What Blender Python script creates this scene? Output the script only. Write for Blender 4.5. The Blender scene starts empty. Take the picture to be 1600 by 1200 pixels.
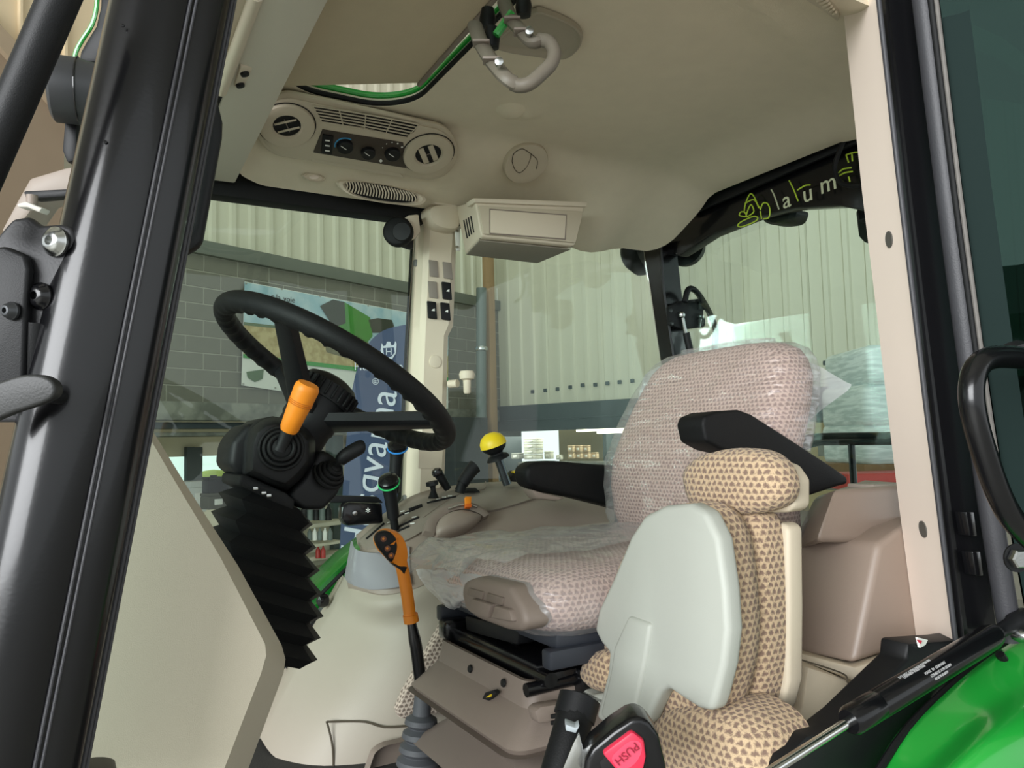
import bpy, bmesh, math, random
from mathutils.bvhtree import BVHTree
from mathutils import Vector, Matrix, noise
from math import sin, cos, pi, radians, atan, hypot
random.seed(7)
S = bpy.context.scene
COL = S.collection

# ------------------------------------------------------------------ camera
FPX = 1200.0                      # focal length in pixels of the 1600x1200 frame
CAM = Vector((0.0, 0.0, 0.75))    # eye level above the cab floor (z = 0), beside the open left door
_phi, _pit, _rol = radians(60), atan(90 / 1200), radians(1.4)
CF = Vector((cos(_phi) * cos(_pit), sin(_phi) * cos(_pit), sin(_pit)))
_R = Vector((sin(_phi), -cos(_phi), 0.0)); _U = _R.cross(CF)
CR = _R * cos(_rol) - _U * sin(_rol)
CU = _U * cos(_rol) + _R * sin(_rol)
cd = bpy.data.cameras.new('camera'); cam = bpy.data.objects.new('camera', cd); COL.objects.link(cam)
cd.sensor_fit = 'HORIZONTAL'; cd.sensor_width = 36.0; cd.lens = FPX / 1600 * 36.0
cd.clip_start = 0.02; cd.clip_end = 200
m = Matrix((CR, CU, -CF)).transposed().to_4x4(); m.translation = CAM
cam.matrix_world = m
S.camera = cam

# ------------------------------------------------------------------ world, lights, exposure
w = bpy.data.worlds.new('hall_daylight'); S.world = w; w.use_nodes = True
bg = w.node_tree.nodes['Background']; bg.inputs[0].default_value = (0.90, 0.95, 0.97, 1); bg.inputs[1].default_value = 0.95
S.view_settings.view_transform = 'Standard'; S.view_settings.look = 'None'
S.view_settings.gamma = 1.0; S.view_settings.use_curve_mapping = False
S.view_settings.exposure = 0.55

def area(name, loc, target, sx, sy, power, col=(1, 1, 1)):
    l = bpy.data.lights.new(name, 'AREA'); l.shape = 'RECTANGLE'; l.size = sx; l.size_y = sy
    l.energy = power; l.color = col
    o = bpy.data.objects.new(name, l); COL.objects.link(o)
    o.location = loc; o.rotation_euler = (Vector(target) - Vector(loc)).to_track_quat('-Z', 'Y').to_euler()
    return o
area('hall_door_daylight', (-6.5, -3.0, 2.6), (0.8, 1.4, 0.6), 6.0, 4.0, 780, (0.96, 0.98, 1.0))
area('hall_roof_lamp', (3.8, 6.0, 6.4), (4.2, 8.6, 1.5), 7.0, 1.6, 40, (1.0, 0.98, 0.92))
area('workshop_lamp', (9.5, 10.6, 1.75), (10.2, 12.6, 0.6), 3.0, 0.5, 60, (1.0, 0.93, 0.78))
area('shop_lamp', (5.6, 13.0, .85), (5.6, 13.0, -1), 5.0, 2.0, 90, (1.0, 0.97, 0.9))

# ------------------------------------------------------------------ pixel -> place
def ray(x, y): return CF + CR * ((x - 800) / FPX) + CU * ((600 - y) / FPX)
def P(x, y, X=None, Y=None, Z=None, D=None):
    d = ray(x, y)
    if D is not None: t = D
    elif X is not None: t = (X - CAM.x) / d.x
    elif Y is not None: t = (Y - CAM.y) / d.y
    else: t = (Z - CAM.z) / d.z
    return CAM + d * t
def PP(x, y, o, n):
    d = ray(x, y); o = Vector(o); n = Vector(n)
    return CAM + d * ((o - CAM).dot(n) / d.dot(n))
def proj(v):
    d = Vector(v) - CAM; z = d.dot(CF)
    return 800 + FPX * d.dot(CR) / z, 600 - FPX * d.dot(CU) / z, z
def caster(g):
    t = BVHTree.FromPolygons([tuple(v) for v in g[0]], [tuple(f) for f in g[1]])
    def hit(x, y, off=0.0, nrm=False):
        d = ray(x, y).normalized(); p, n, i, L = t.ray_cast(CAM, d)
        if p is None:
            p, n, i, L = t.find_nearest(CAM + d * 2.2)
        if n.dot(d) > 0: n = -n
        return (p + n * off, n) if nrm else p + n * off
    return hit
VX, VY, VZ = Vector((1, 0, 0)), Vector((0, 1, 0)), Vector((0, 0, 1))

# ------------------------------------------------------------------ geometry helpers: geo = (verts, faces)
def join(*gs):
    V, Fc = [], []
    for v, f in gs:
        b = len(V); V += list(v); Fc += [tuple(i + b for i in q) for q in f]
    return V, Fc
def from_bm(bm):
    bm.verts.index_update()
    g = ([v.co.copy() for v in bm.verts], [tuple(v.index for v in f.verts) for f in bm.faces]); bm.free(); return g
def frame(axis):
    a = Vector(axis).normalized(); h = VZ if abs(a.z) < .9 else VX
    e1 = a.cross(h).normalized(); return e1, a.cross(e1), a
def bev(bm, off, seg, ang=25):
    if off > 0:
        bmesh.ops.recalc_face_normals(bm, faces=bm.faces[:])
        es = [e for e in bm.edges if len(e.link_faces) == 2 and e.calc_face_angle(0) > radians(ang)]
        bmesh.ops.bevel(bm, geom=es, offset=off, segments=seg, profile=.5, affect='EDGES', clamp_overlap=True)
def box(c, size, ax=None, b=0.0, seg=2):
    """box at c with full size, ax = (ex, ey, ez) unit axes"""
    ex, ey, ez = ax or (VX, VY, VZ); c = Vector(c); bm = bmesh.new()
    vs = [bm.verts.new(c + ex * (size[0] / 2 * i) + ey * (size[1] / 2 * j) + ez * (size[2] / 2 * k))
          for i in (-1, 1) for j in (-1, 1) for k in (-1, 1)]
    for q in ((0, 1, 3, 2), (4, 6, 7, 5), (0, 4, 5, 1), (2, 3, 7, 6), (0, 2, 6, 4), (1, 5, 7, 3)):
        bm.faces.new([vs[i] for i in q])
    bmesh.ops.recalc_face_normals(bm, faces=bm.faces[:]); bev(bm, b, seg)
    return from_bm(bm)
def prism(pts, vec, b=0.0, seg=2, pts2=None):
    """polygon extruded by vec (or lofted to pts2)"""
    bm = bmesh.new(); vec = Vector(vec)
    a = [bm.verts.new(p) for p in pts]
    c = [bm.verts.new(p) for p in (pts2 or [Vector(p) + vec for p in pts])]
    n = len(a); bm.faces.new(a); bm.faces.new(c[::-1])
    for i in range(n):
        j = (i + 1) % n; bm.faces.new((a[i], c[i], c[j], a[j]))
    bmesh.ops.recalc_face_normals(bm, faces=bm.faces[:]); bev(bm, b, seg)
    return from_bm(bm)
def cat(p0, p1, p2, p3, t):
    return ((p1 * 2) + (p2 - p0) * t + (p0 * 2 - p1 * 5 + p2 * 4 - p3) * t * t + (p1 * 3 - p0 - p2 * 3 + p3) * t ** 3) * .5
def smooth(pts, k=6, closed=False):
    pts = [Vector(p) for p in pts]; n = len(pts); out = []
    if n < 3 or k < 2: return pts
    for i in range(n if closed else n - 1):
        if closed: q = [pts[(i + j) % n] for j in (-1, 0, 1, 2)]
        else: q = [pts[max(0, min(n - 1, i + j))] for j in (-1, 0, 1, 2)]
        for s in range(k): out.append(cat(*q, s / k))
    if not closed: out.append(pts[-1])
    return out
def loft(rings, closed=True, caps=True):
    n = len(rings[0]); V = [Vector(p) for r in rings for p in r]; Fc = []
    for i in range(len(rings) - 1):
        for j in range(n if closed else n - 1):
            k = (j + 1) % n
            Fc.append((i * n + j, i * n + k, (i + 1) * n + k, (i + 1) * n + j))
    if caps and closed:
        Fc.append(tuple(range(n))[::-1]); Fc.append(tuple((len(rings) - 1) * n + j for j in range(n)))
    return V, Fc
def tube(path, r, seg=12, k=1, closed=False, flat=1.0, up=None):
    path = smooth(path, k, closed) if k > 1 else [Vector(p) for p in path]
    n = len(path); rings = []; e1 = None
    for i, p in enumerate(path):
        if closed: t = path[(i + 1) % n] - path[i - 1]
        else: t = path[min(i + 1, n - 1)] - path[max(i - 1, 0)]
        t.normalize()
        if e1 is None: e1 = frame(t)[0] if up is None else (Vector(up) - t * t.dot(Vector(up))).normalized()
        else: e1 = (e1 - t * t.dot(e1)).normalized()
        e2 = t.cross(e1); rr = r(i / max(1, n - 1)) if callable(r) else r
        rings.append([p + e1 * (rr * cos(2 * pi * s / seg)) + e2 * (rr * flat * sin(2 * pi * s / seg)) for s in range(seg)])
    if closed: return loft(rings + [rings[0]], True, False)
    return loft(rings)
def lathe(prof, o, axis, seg=32):
    e1, e2, a = frame(axis); o = Vector(o)
    return loft([[o + a * h + (e1 * cos(2 * pi * s / seg) + e2 * sin(2 * pi * s / seg)) * max(r, 1e-5) for s in range(seg)] for r, h in prof])
def grid(rows, su=4, sv=4):
    """smooth surface through rows of points"""
    rr = [smooth(r, su) for r in rows]
    cols = [smooth([r[j] for r in rr], sv) for j in range(len(rr[0]))]
    return loft([[c[i] for c in cols] for i in range(len(cols[0]))], closed=False, caps=False)
def shell(g, vec):
    """give an open grid surface a thickness along vec"""
    v, f = g; n = len(v); vec = Vector(vec); bm = bmesh.new()
    a = [bm.verts.new(p) for p in v]
    for q in f: bm.faces.new([a[i] for i in q])
    r = bmesh.ops.extrude_face_region(bm, geom=bm.faces[:])
    for e in r['geom']:
        if isinstance(e, bmesh.types.BMVert): e.co += vec
    bmesh.ops.recalc_face_normals(bm, faces=bm.faces[:])
    return from_bm(bm)
def pillow(pts, vec, prof, k=5, center=None):
    """closed outline blown up along vec; prof = [(scale, depth fraction), ...] from front pole to back"""
    o = smooth(pts, k, True); c = Vector(center) if center else sum(o, Vector()) / len(o); vec = Vector(vec)
    return loft([[c + (p - c) * s + vec * d for p in o] for s, d in prof])
def disc_pts(c, r, e1, e2, n=32, a0=0, a1=2 * pi):
    return [Vector(c) + e1 * (r * cos(a0 + (a1 - a0) * i / n)) + e2 * (r * sin(a0 + (a1 - a0) * i / n)) for i in range(n)]
def crumple(g, amp, sc, seed=0):
    v, f = g; off = Vector((seed * 3.1, seed * 1.7, seed * 5.3)); out = []
    for p in v:
        q = p * sc + off; d = noise.noise_vector(q) + noise.noise_vector(q * 2.3) * .5
        out.append(p + d * amp)
    return out, f

# ------------------------------------------------------------------ materials
def lin(c):
    if isinstance(c, str): c = [int(c[i:i + 2], 16) for i in (0, 2, 4)]
    return tuple(((v / 255) / 12.92 if v / 255 <= .04045 else ((v / 255 + .055) / 1.055) ** 2.4) for v in c) + (1,)
MATS = {}
def nn(nt, t, **kw):
    n = nt.nodes.new(t)
    for k, v in kw.items(): setattr(n, k, v)
    return n
def mat(name, col, rough=.5, var=.06, vs=6.0, bump=0.0, bs=300.0, metal=0.0, spec=.5, coat=0.0, emit=0.0, col2=None, stretch=None):
    """principled material with gentle procedural colour variation and fine relief"""
    if name in MATS: return MATS[name]
    m = bpy.data.materials.new(name); m.use_nodes = True; nt = m.node_tree; L = nt.links.new
    b = nt.nodes['Principled BSDF']; c = lin(col)
    tc = nn(nt, 'ShaderNodeTexCoord'); src = tc.outputs['Object']
    if stretch:
        mp = nn(nt, 'ShaderNodeMapping'); mp.inputs['Scale'].default_value = stretch; L(src, mp.inputs[0]); src = mp.outputs[0]
    no = nn(nt, 'ShaderNodeTexNoise'); no.inputs['Scale'].default_value = vs; no.inputs['Detail'].default_value = 4
    L(src, no.inputs['Vector'])
    mx = nn(nt, 'ShaderNodeMix', data_type='RGBA')
    lo = lin(col2) if col2 else tuple(max(0, v * (1 - var)) for v in c[:3]) + (1,)
    hi = c if col2 else tuple(min(1, v * (1 + var)) for v in c[:3]) + (1,)
    mx.inputs[6].default_value = lo; mx.inputs[7].default_value = hi
    if col2:
        cr = nn(nt, 'ShaderNodeMapRange'); cr.inputs[1].default_value = .4; cr.inputs[2].default_value = .6
        L(no.outputs[0], cr.inputs[0]); L(cr.outputs[0], mx.inputs[0])
    else: L(no.outputs[0], mx.inputs[0])
    L(mx.outputs[2], b.inputs['Base Color'])
    b.inputs['Roughness'].default_value = rough; b.inputs['Metallic'].default_value = metal
    b.inputs['Specular IOR Level'].default_value = spec; b.inputs['Coat Weight'].default_value = coat
    b.inputs['Coat Roughness'].default_value = .08
    if emit:
        b.inputs['Emission Color'].default_value = c; b.inputs['Emission Strength'].default_value = emit
    if bump:
        n2 = nn(nt, 'ShaderNodeTexNoise'); n2.inputs['Scale'].default_value = bs; n2.inputs['Detail'].default_value = 2
        L(tc.outputs['Object'], n2.inputs['Vector'])
        bp = nn(nt, 'ShaderNodeBump'); bp.inputs['Strength'].default_value = bump; bp.inputs['Distance'].default_value = .002
        L(n2.outputs[0], bp.inputs['Height']); L(bp.outputs[0], b.inputs['Normal'])
    MATS[name] = m; return m
def fabric(name, base, tuft, cell):
    """staggered knit tufts: u = y - 0.7 x, v = z - 0.7 x in object space"""
    if name in MATS: return MATS[name]
    m = bpy.data.materials.new(name); m.use_nodes = True; nt = m.node_tree; L = nt.links.new
    b = nt.nodes['Principled BSDF']; tc = nn(nt, 'ShaderNodeTexCoord')
    def M(op, a, c=None, d=None):
        n = nn(nt, 'ShaderNodeMath', operation=op)
        for i, q in enumerate((a, c, d)):
            if q is None: continue
            if isinstance(q, (int, float)): n.inputs[i].default_value = q
            else: L(q, n.inputs[i])
        return n.outputs[0]
    wob = nn(nt, 'ShaderNodeTexNoise'); wob.inputs['Scale'].default_value = 60; L(tc.outputs['Object'], wob.inputs['Vector'])
    se = nn(nt, 'ShaderNodeSeparateXYZ'); L(tc.outputs['Object'], se.inputs[0])
    wv = M('MULTIPLY', M('SUBTRACT', wob.outputs[0], .5), .7)
    sn = nn(nt, 'ShaderNodeSeparateXYZ'); L(tc.outputs['Normal'], sn.inputs[0])
    ax_, ay_, az_ = (M('ABSOLUTE', sn.outputs[i]) for i in range(3))
    isx = M('GREATER_THAN', ax_, M('MAXIMUM', ay_, M('MULTIPLY', az_, .8))); isz = M('MULTIPLY', M('GREATER_THAN', M('MULTIPLY', az_, .8), ay_), M('SUBTRACT', 1, isx))
    def pick(a, c, sel): return M('ADD', M('MULTIPLY', a, sel), M('MULTIPLY', c, M('SUBTRACT', 1, sel)))
    uu = pick(se.outputs[1], se.outputs[0], isx)          # y on front faces, x elsewhere
    vv = pick(se.outputs[1], se.outputs[2], isz)          # y on level faces, z elsewhere
    u = M('ADD', M('MULTIPLY', uu, 1 / cell), wv); v = M('ADD', M('MULTIPLY', vv, 1 / (cell * .78)), wv)
    row = M('FLOOR', v); u2 = M('ADD', u, M('MULTIPLY', row, .5))
    fu = M('SUBTRACT', M('FRACT', u2), .5); fv = M('SUBTRACT', M('FRACT', v), .5)
    fz = nn(nt, 'ShaderNodeTexNoise'); fz.inputs['Scale'].default_value = 330; fz.inputs['Detail'].default_value = 3; L(tc.outputs['Object'], fz.inputs['Vector'])
    vee = M('ADD', fv, M('MULTIPLY', M('ABSOLUTE', fu), .55))
    d = M('ADD', M('SQRT', M('ADD', M('MULTIPLY', fu, fu), M('MULTIPLY', vee, vee))), M('MULTIPLY', M('SUBTRACT', fz.outputs[0], .5), .55))
    mr = nn(nt, 'ShaderNodeMapRange', interpolation_type='SMOOTHSTEP'); L(d, mr.inputs[0])
    mr.inputs[1].default_value = .16; mr.inputs[2].default_value = .52
    th = nn(nt, 'ShaderNodeTexNoise'); th.inputs['Scale'].default_value = 700; L(tc.outputs['Object'], th.inputs['Vector'])
    mx = nn(nt, 'ShaderNodeMix', data_type='RGBA'); mx.inputs[6].default_value = lin(tuft); mx.inputs[7].default_value = lin(base)
    L(mr.outputs[0], mx.inputs[0])
    m2 = nn(nt, 'ShaderNodeMix', data_type='RGBA', blend_type='MULTIPLY'); m2.inputs[0].default_value = .45
    L(mx.outputs[2], m2.inputs[6]); L(th.outputs[0], m2.inputs[7])
    br = nn(nt, 'ShaderNodeBrightContrast'); br.inputs[1].default_value = .06; L(m2.outputs[2], br.inputs[0])
    L(br.outputs[0], b.inputs['Base Color']); b.inputs['Roughness'].default_value = .95; b.inputs['Specular IOR Level'].default_value = .15
    b.inputs['Sheen Weight'].default_value = .15
    bp = nn(nt, 'ShaderNodeBump'); bp.inputs['Strength'].default_value = .6; bp.inputs['Distance'].default_value = .003
    L(M('ADD', mr.outputs[0], M('MULTIPLY', th.outputs[0], .5)), bp.inputs['Height']); L(bp.outputs[0], b.inputs['Normal'])
    MATS[name] = m; return m
def glass(name, tint, refl=1.0, rough=0.0, haze=0.0, gcol=(1, 1, 1)):
    """thin pane: tinted see-through plus a fresnel reflection"""
    if name in MATS: return MATS[name]
    m = bpy.data.materials.new(name); m.use_nodes = True; nt = m.node_tree; L = nt.links.new; nt.nodes.clear()
    out = nn(nt, 'ShaderNodeOutputMaterial'); tr = nn(nt, 'ShaderNodeBsdfTransparent'); gl = nn(nt, 'ShaderNodeBsdfGlossy')
    tr.inputs[0].default_value = tuple(tint) + (1,); gl.inputs['Roughness'].default_value = rough; gl.inputs[0].default_value = tuple(gcol) + (1,)
    fr = nn(nt, 'ShaderNodeFresnel'); fr.inputs[0].default_value = 1.45
    mu = nn(nt, 'ShaderNodeMath', operation='MULTIPLY'); mu.inputs[1].default_value = refl; mu.use_clamp = True; L(fr.outputs[0], mu.inputs[0])
    tc = nn(nt, 'ShaderNodeTexCoord'); no = nn(nt, 'ShaderNodeTexNoise'); no.inputs['Scale'].default_value = 1.3
    L(tc.outputs['Object'], no.inputs['Vector'])
    mm = nn(nt, 'ShaderNodeMath', operation='MULTIPLY_ADD'); mm.inputs[1].default_value = .25; mm.inputs[2].default_value = .87
    L(no.outputs[0], mm.inputs[0]); m3 = nn(nt, 'ShaderNodeMath', operation='MULTIPLY'); L(mu.outputs[0], m3.inputs[0]); L(mm.outputs[0], m3.inputs[1])
    mx = nn(nt, 'ShaderNodeMixShader'); L(m3.outputs[0], mx.inputs[0]); L(tr.outputs[0], mx.inputs[1]); L(gl.outputs[0], mx.inputs[2])
    last = mx
    if haze:
        df = nn(nt, 'ShaderNodeBsdfDiffuse'); df.inputs[0].default_value = (.8, .85, .85, 1)
        m4 = nn(nt, 'ShaderNodeMixShader'); m4.inputs[0].default_value = haze; L(mx.outputs[0], m4.inputs[1]); L(df.outputs[0], m4.inputs[2]); last = m4
    L(last.outputs[0], out.inputs[0]); MATS[name] = m; return m
def film(name, tint=(.95, .96, .97), milk=.16):
    """crinkled clear plastic film"""
    if name in MATS: return MATS[name]
    m = bpy.data.materials.new(name); m.use_nodes = True; nt = m.node_tree; L = nt.links.new; nt.nodes.clear()
    out = nn(nt, 'ShaderNodeOutputMaterial'); tr = nn(nt, 'ShaderNodeBsdfTransparent'); tr.inputs[0].default_value = tuple(tint) + (1,)
    gl = nn(nt, 'ShaderNodeBsdfGlossy'); gl.inputs['Roughness'].default_value = .22; gl.inputs[0].default_value = (1, 1, 1, 1)
    df = nn(nt, 'ShaderNodeBsdfDiffuse'); df.inputs[0].default_value = (.93, .94, .95, 1)
    tl = nn(nt, 'ShaderNodeBsdfTranslucent'); tl.inputs[0].default_value = (.86, .87, .88, 1)
    tc = nn(nt, 'ShaderNodeTexCoord'); mp = nn(nt, 'ShaderNodeMapping'); mp.inputs['Scale'].default_value = (5, 3, 15); mp.inputs['Rotation'].default_value = (.35, .3, .2)
    L(tc.outputs['Object'], mp.inputs[0])
    no = nn(nt, 'ShaderNodeTexNoise'); no.inputs['Scale'].default_value = 2.0; no.inputs['Detail'].default_value = 2; no.inputs['Distortion'].default_value = .8
    L(mp.outputs[0], no.inputs['Vector'])
    bp = nn(nt, 'ShaderNodeBump'); bp.inputs['Strength'].default_value = 1.0; bp.inputs['Distance'].default_value = .03
    L(no.outputs[0], bp.inputs['Height']); L(bp.outputs[0], gl.inputs['Normal'])
    lw = nn(nt, 'ShaderNodeLayerWeight'); lw.inputs[0].default_value = .35; L(bp.outputs[0], lw.inputs['Normal'])
    a0 = nn(nt, 'ShaderNodeMixShader'); a0.inputs[0].default_value = .35; L(df.outputs[0], a0.inputs[1]); L(tl.outputs[0], a0.inputs[2])
    a1 = nn(nt, 'ShaderNodeMixShader'); a1.inputs[0].default_value = milk; L(tr.outputs[0], a1.inputs[1]); L(a0.outputs[0], a1.inputs[2])
    mr = nn(nt, 'ShaderNodeMapRange'); mr.inputs[3].default_value = .02; mr.inputs[4].default_value = .34; L(lw.outputs['Facing'], mr.inputs[0])
    a2 = nn(nt, 'ShaderNodeMixShader'); L(mr.outputs[0], a2.inputs[0]); L(a1.outputs[0], a2.inputs[1]); L(gl.outputs[0], a2.inputs[2])
    L(a2.outputs[0], out.inputs[0]); MATS[name] = m; return m

# ------------------------------------------------------------------ objects
def mk(name, g, material, parent=None, ang=38, flat=False):
    v, f = g; me = bpy.data.meshes.new(name)
    v = [Vector(p) for p in v]
    lo = Vector((min(p.x for p in v), min(p.y for p in v), min(p.z for p in v))); hi = Vector((max(p.x for p in v), max(p.y for p in v), max(p.z for p in v)))
    c = Vector(((lo.x + hi.x) / 2, (lo.y + hi.y) / 2, lo.z))
    me.from_pydata([p - c for p in v], [], f); me.validate(); me.update()
    if not flat:
        me.shade_smooth(); me.set_sharp_from_angle(angle=radians(ang))
    me.materials.append(material)
    o = bpy.data.objects.new(name, me); COL.objects.link(o)
    if parent:
        o.parent = parent; q = parent; off = Vector()
        while q: off += q.location; q = q.parent
        o.location = c - off
    else: o.location = c
    return o
def tag(o, label, cat_, group=None):
    o['label'] = label; o['category'] = cat_
    if group: o['group'] = group
    return o
def thing(name, loc, label, cat_, group=None):
    o = bpy.data.objects.new(name, None); o.empty_display_size = .05; COL.objects.link(o); o.location = Vector(loc)
    return tag(o, label, cat_, group)
def struct(o, label=None):
    o['kind'] = 'structure'
    if label: o['label'] = label
    return o
def dup(o, delta=None, parent=None, loc=None):
    c = o.copy(); COL.objects.link(c)
    if parent is not None: c.parent = parent
    if delta is not None: c.location = o.location + Vector(delta)
    if loc is not None: c.location = loc
    return c
def text(body, size, o, ex, ey, th=.0006, align='CENTER'):
    """lettering as a geo: o = centre, ex = reading direction, ey = up of the letters"""
    cu = bpy.data.curves.new('t', 'FONT'); cu.body = body; cu.size = size; cu.align_x = align; cu.align_y = 'CENTER'; cu.extrude = th; cu.resolution_u = 3
    ob = bpy.data.objects.new('t', cu); COL.objects.link(ob); dg = bpy.context.evaluated_depsgraph_get()
    me = bpy.data.meshes.new_from_object(ob.evaluated_get(dg)); ex = Vector(ex).normalized(); ey = Vector(ey).normalized(); ez = ex.cross(ey)
    g = ([Vector(o) + ex * v.co.x + ey * v.co.y + ez * v.co.z for v in me.vertices], [tuple(p.vertices) for p in me.polygons])
    bpy.data.objects.remove(ob); bpy.data.curves.remove(cu); bpy.data.meshes.remove(me); return g

liner = mat('headliner_fleece', 'ddd2bb', .95, .05, 20, .5, 900, spec=.1)
cream = mat('cream_plastic', 'd8cbb6', .55, .03, 5, .15, 900)
postcream = mat('post_cream', 'f2e2d4', .5, .03, 4, .1, 900)
cowlcream = mat('cowl_cream', 'c2b9a6', .6, .03, 3, .15, 900)
taupe = mat('taupe_plastic', '96887d', .42, .05, 4, .2, 900)
taupe2 = mat('taupe_dark_plastic', '85786e', .5, .05, 4, .2, 900)
beige = mat('beige_molding', 'a59c8e', .5, .04, 4, .2, 900)
fender_in = mat('fender_liner', '8f7f73', .42, .05, 4, .15, 900)
black = mat('black_plastic', '121315', .5, .1, 8, .12, 900, spec=.32)
rubber = mat('black_rubber', '0e0f10', .6, .15, 12, .2, 500, spec=.28)
gloss = mat('black_paint', '0f0f11', .24, .1, 6, .03, 300, spec=.35, coat=.22)
seal = mat('rubber_seal', '3a3a3e', .5, .15, 20, .2, 400)
dark = mat('dark_void', '0c0c0c', .8)
white = mat('white_print', 'f0f0ea', .6, .02)
steel = mat('steel', 'b8bab8', .25, .1, 30, .05, 300, metal=1.0)
green = mat('green_paint', '1e9434', .25, .06, 5, .03, 300, coat=.6)
orange = mat('orange_plastic', 'f08c1c', .45, .05, 10, .1, 600)
yellow = mat('yellow_plastic', 'f0d020', .4, .04, 10)
red = mat('red_plastic', 'd8304c', .4, .05, 12)
shellgrey = mat('seat_shell_grey', 'abaea5', .5, .03, 5, .15, 900)
fab = fabric('tan_fabric', 'd2b48c', '7d5e48', .0130)
fab2 = fabric('pink_fabric', 'e0bba9', '966c60', .0122)
filmm = film('clear_film')
filmf = film('flap_film', (.9, .91, .93), .42)
pane = glass('cab_glass', (.87, .94, .90), .6)
pane2 = glass('rear_glass', (.86, .95, .92), .3)
doorglass = glass('door_glass', (.05, .11, .09), .22, gcol=(.35, .6, .52))
# ================================================================== THE HALL
clad = mat('cladding_cream', 'd3d0bc', .5, .04, 3, 0, metal=0.0, stretch=(1, 1, .15))
block = mat('concrete_block', '76756a', .95, .15, 9, .5, 120)
mortar = mat('mortar', '9c9b8e', .95, .1, 10)
concrete = mat('concrete_beam', '8d8f84', .95, .3, 5, .5, 60, col2='6c6e66')
slate = mat('slate_steel', '3d474b', .5, .08, 3)
ghost = mat('galvanised', '68736f', .5, .1, 5)
HA = Vector((1.1736, 8.9655, 0)); AA = Vector((.9262, .3770, 0)); NA = Vector((.3770, -.9262, 0))
SC = 5.31; HB = HA + AA * SC; AB = NA.copy(); NB = -AA
def WA(s, z, off=0): return HA + AA * s + NA * off + VZ * z
def WB(s, z, off=0): return HB + AB * s + NB * off + VZ * z
def onA(x, y, off=0): return PP(x, y, HA + NA * off, NA)
def onB(x, y, off=0): return PP(x, y, HB + NB * off, NB)
ZG = -1.05
fl = struct(mk('floor', box((4, 7, ZG - .05), (44, 44, .1)), mat('hall_floor', 'a5a49c', .45, .2, 1.2, .1, 40)), 'grey concrete hall floor')
ZC = 3.053
struct(mk('ceiling', box((4, 7, 7.5), (44, 44, .1)), mat('hall_ceiling', 'b9b6a8', .9, .1, 1)), 'pale hall roof')
def sheet(W, s0, s1, z0, z1, pitch=.25, d=.035):
    pr = []; s = s0
    while s < s1 - 1e-6:
        for ds, o in ((0, 0), (pitch * .62, 0), (pitch * .70, d), (pitch * .92, d)): 
            if s + ds <= s1: pr.append((s + ds, o))
        s += pitch
    pr.append((s1, 0))
    return loft([[W(a, z0, o) for a, o in pr] + [W(a, z0, -.05) for a, o in pr[::-1]], [W(a, z1, o) for a, o in pr] + [W(a, z1, -.05) for a, o in pr[::-1]]])
wl = struct(mk('wall_left', box(WA((SC - 7) / 2, (ZC + 7.4) / 2, -.13), (SC + 7, .14, 7.4 - ZC), (AA, NA, VZ)), mortar), 'hall wall of concrete blocks below cream ribbed cladding')
s = -7
while s < SC - .02:
    e = min(s + 1, SC); mk('cladding_panel', sheet(WA, s, e - .004, ZC, 7.4), clad, wl, flat=True); s += 1
flash = mk('flashing', box(WA((SC - 7) / 2, ZC - .07, .02), (SC + 7, .1, .16), (AA, NA, VZ), .01), mat('flashing_grey', '70756c', .6, .1, 3), wl)
zbt = onA(219, 627).z; zbb = onA(220, 657).z
mk('backing', box(WA((SC - 7) / 2, (ZC + zbt) / 2, -.055), (SC + 7, .12, ZC - zbt), (AA, NA, VZ)), mortar, wl)
rows = 9; bh = (ZC - .15 - zbt) / rows; bl = .42; b0 = None
for r in range(rows):
    s = -2.0 - (bl / 2 if r % 2 else 0)
    while s < SC - .1:
        if b0 is None: b0 = mk('brick', box(WA(s + bl / 2, zbt + bh * (r + .5), -.02), (bl - .012, .06, bh - .012), (AA, NA, VZ), .004, 1), block, wl); z00 = b0.location - WA(s, zbt + bh * r)
        else: dup(b0, loc=WA(s, zbt + bh * r) + z00)
        s += bl
mk('concrete_beam', box(WA((SC - 7) / 2, (zbt + zbb) / 2, .04), (SC + 7, .3, zbt - zbb), (AA, NA, VZ), .012), concrete, wl)
mk('door_rail', box(WA((SC - 7) / 2, zbb - .05, -.1), (SC + 7, .2, .07), (AA, NA, VZ), .01), slate, wl)
mk('soffit_board', box(WA((SC - 7) / 2, zbb - .14, -.5), (SC + 7, .7, .04), (AA, NA, VZ), .005), concrete, wl)

wr = struct(mk('wall_right', box(WB(4.5, 4.4, -.15), (9, .12, 6.0), (AB, NB, VZ)), mortar), 'hall wall of cream ribbed cladding above a dark lintel')
ZL1 = 1.3146; ZL0 = onB(880, 672).z
s = 0
while s < 9:
    mk('cladding_panel', sheet(WB, s, s + 1 - .004, ZL1, 7.4, .25, .03), clad, wr, flat=True); s += 1
mk('lintel', box(WB(2.8, (ZL1 + ZL0) / 2, .1), (5.6, .3, ZL1 - ZL0), (AB, NB, VZ), .015), slate, wr)
mk('lintel_lip', box(WB(2.8, ZL0 + .17, .26), (5.6, .03, .02), (AB, NB, VZ), .004), slate, wr)
for i, q in enumerate([(832, 612), (852, 610), (871, 608), (891, 605), (910, 602), (930, 601), (949, 599), (968, 597), (988, 595), (1008, 594), (1290, 567)]):
    mk('cladding_bolt', box(onB(*q, off=.04), (.06, .03, .055), (AB, NB, VZ), .006, 1), slate, wr)
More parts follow.
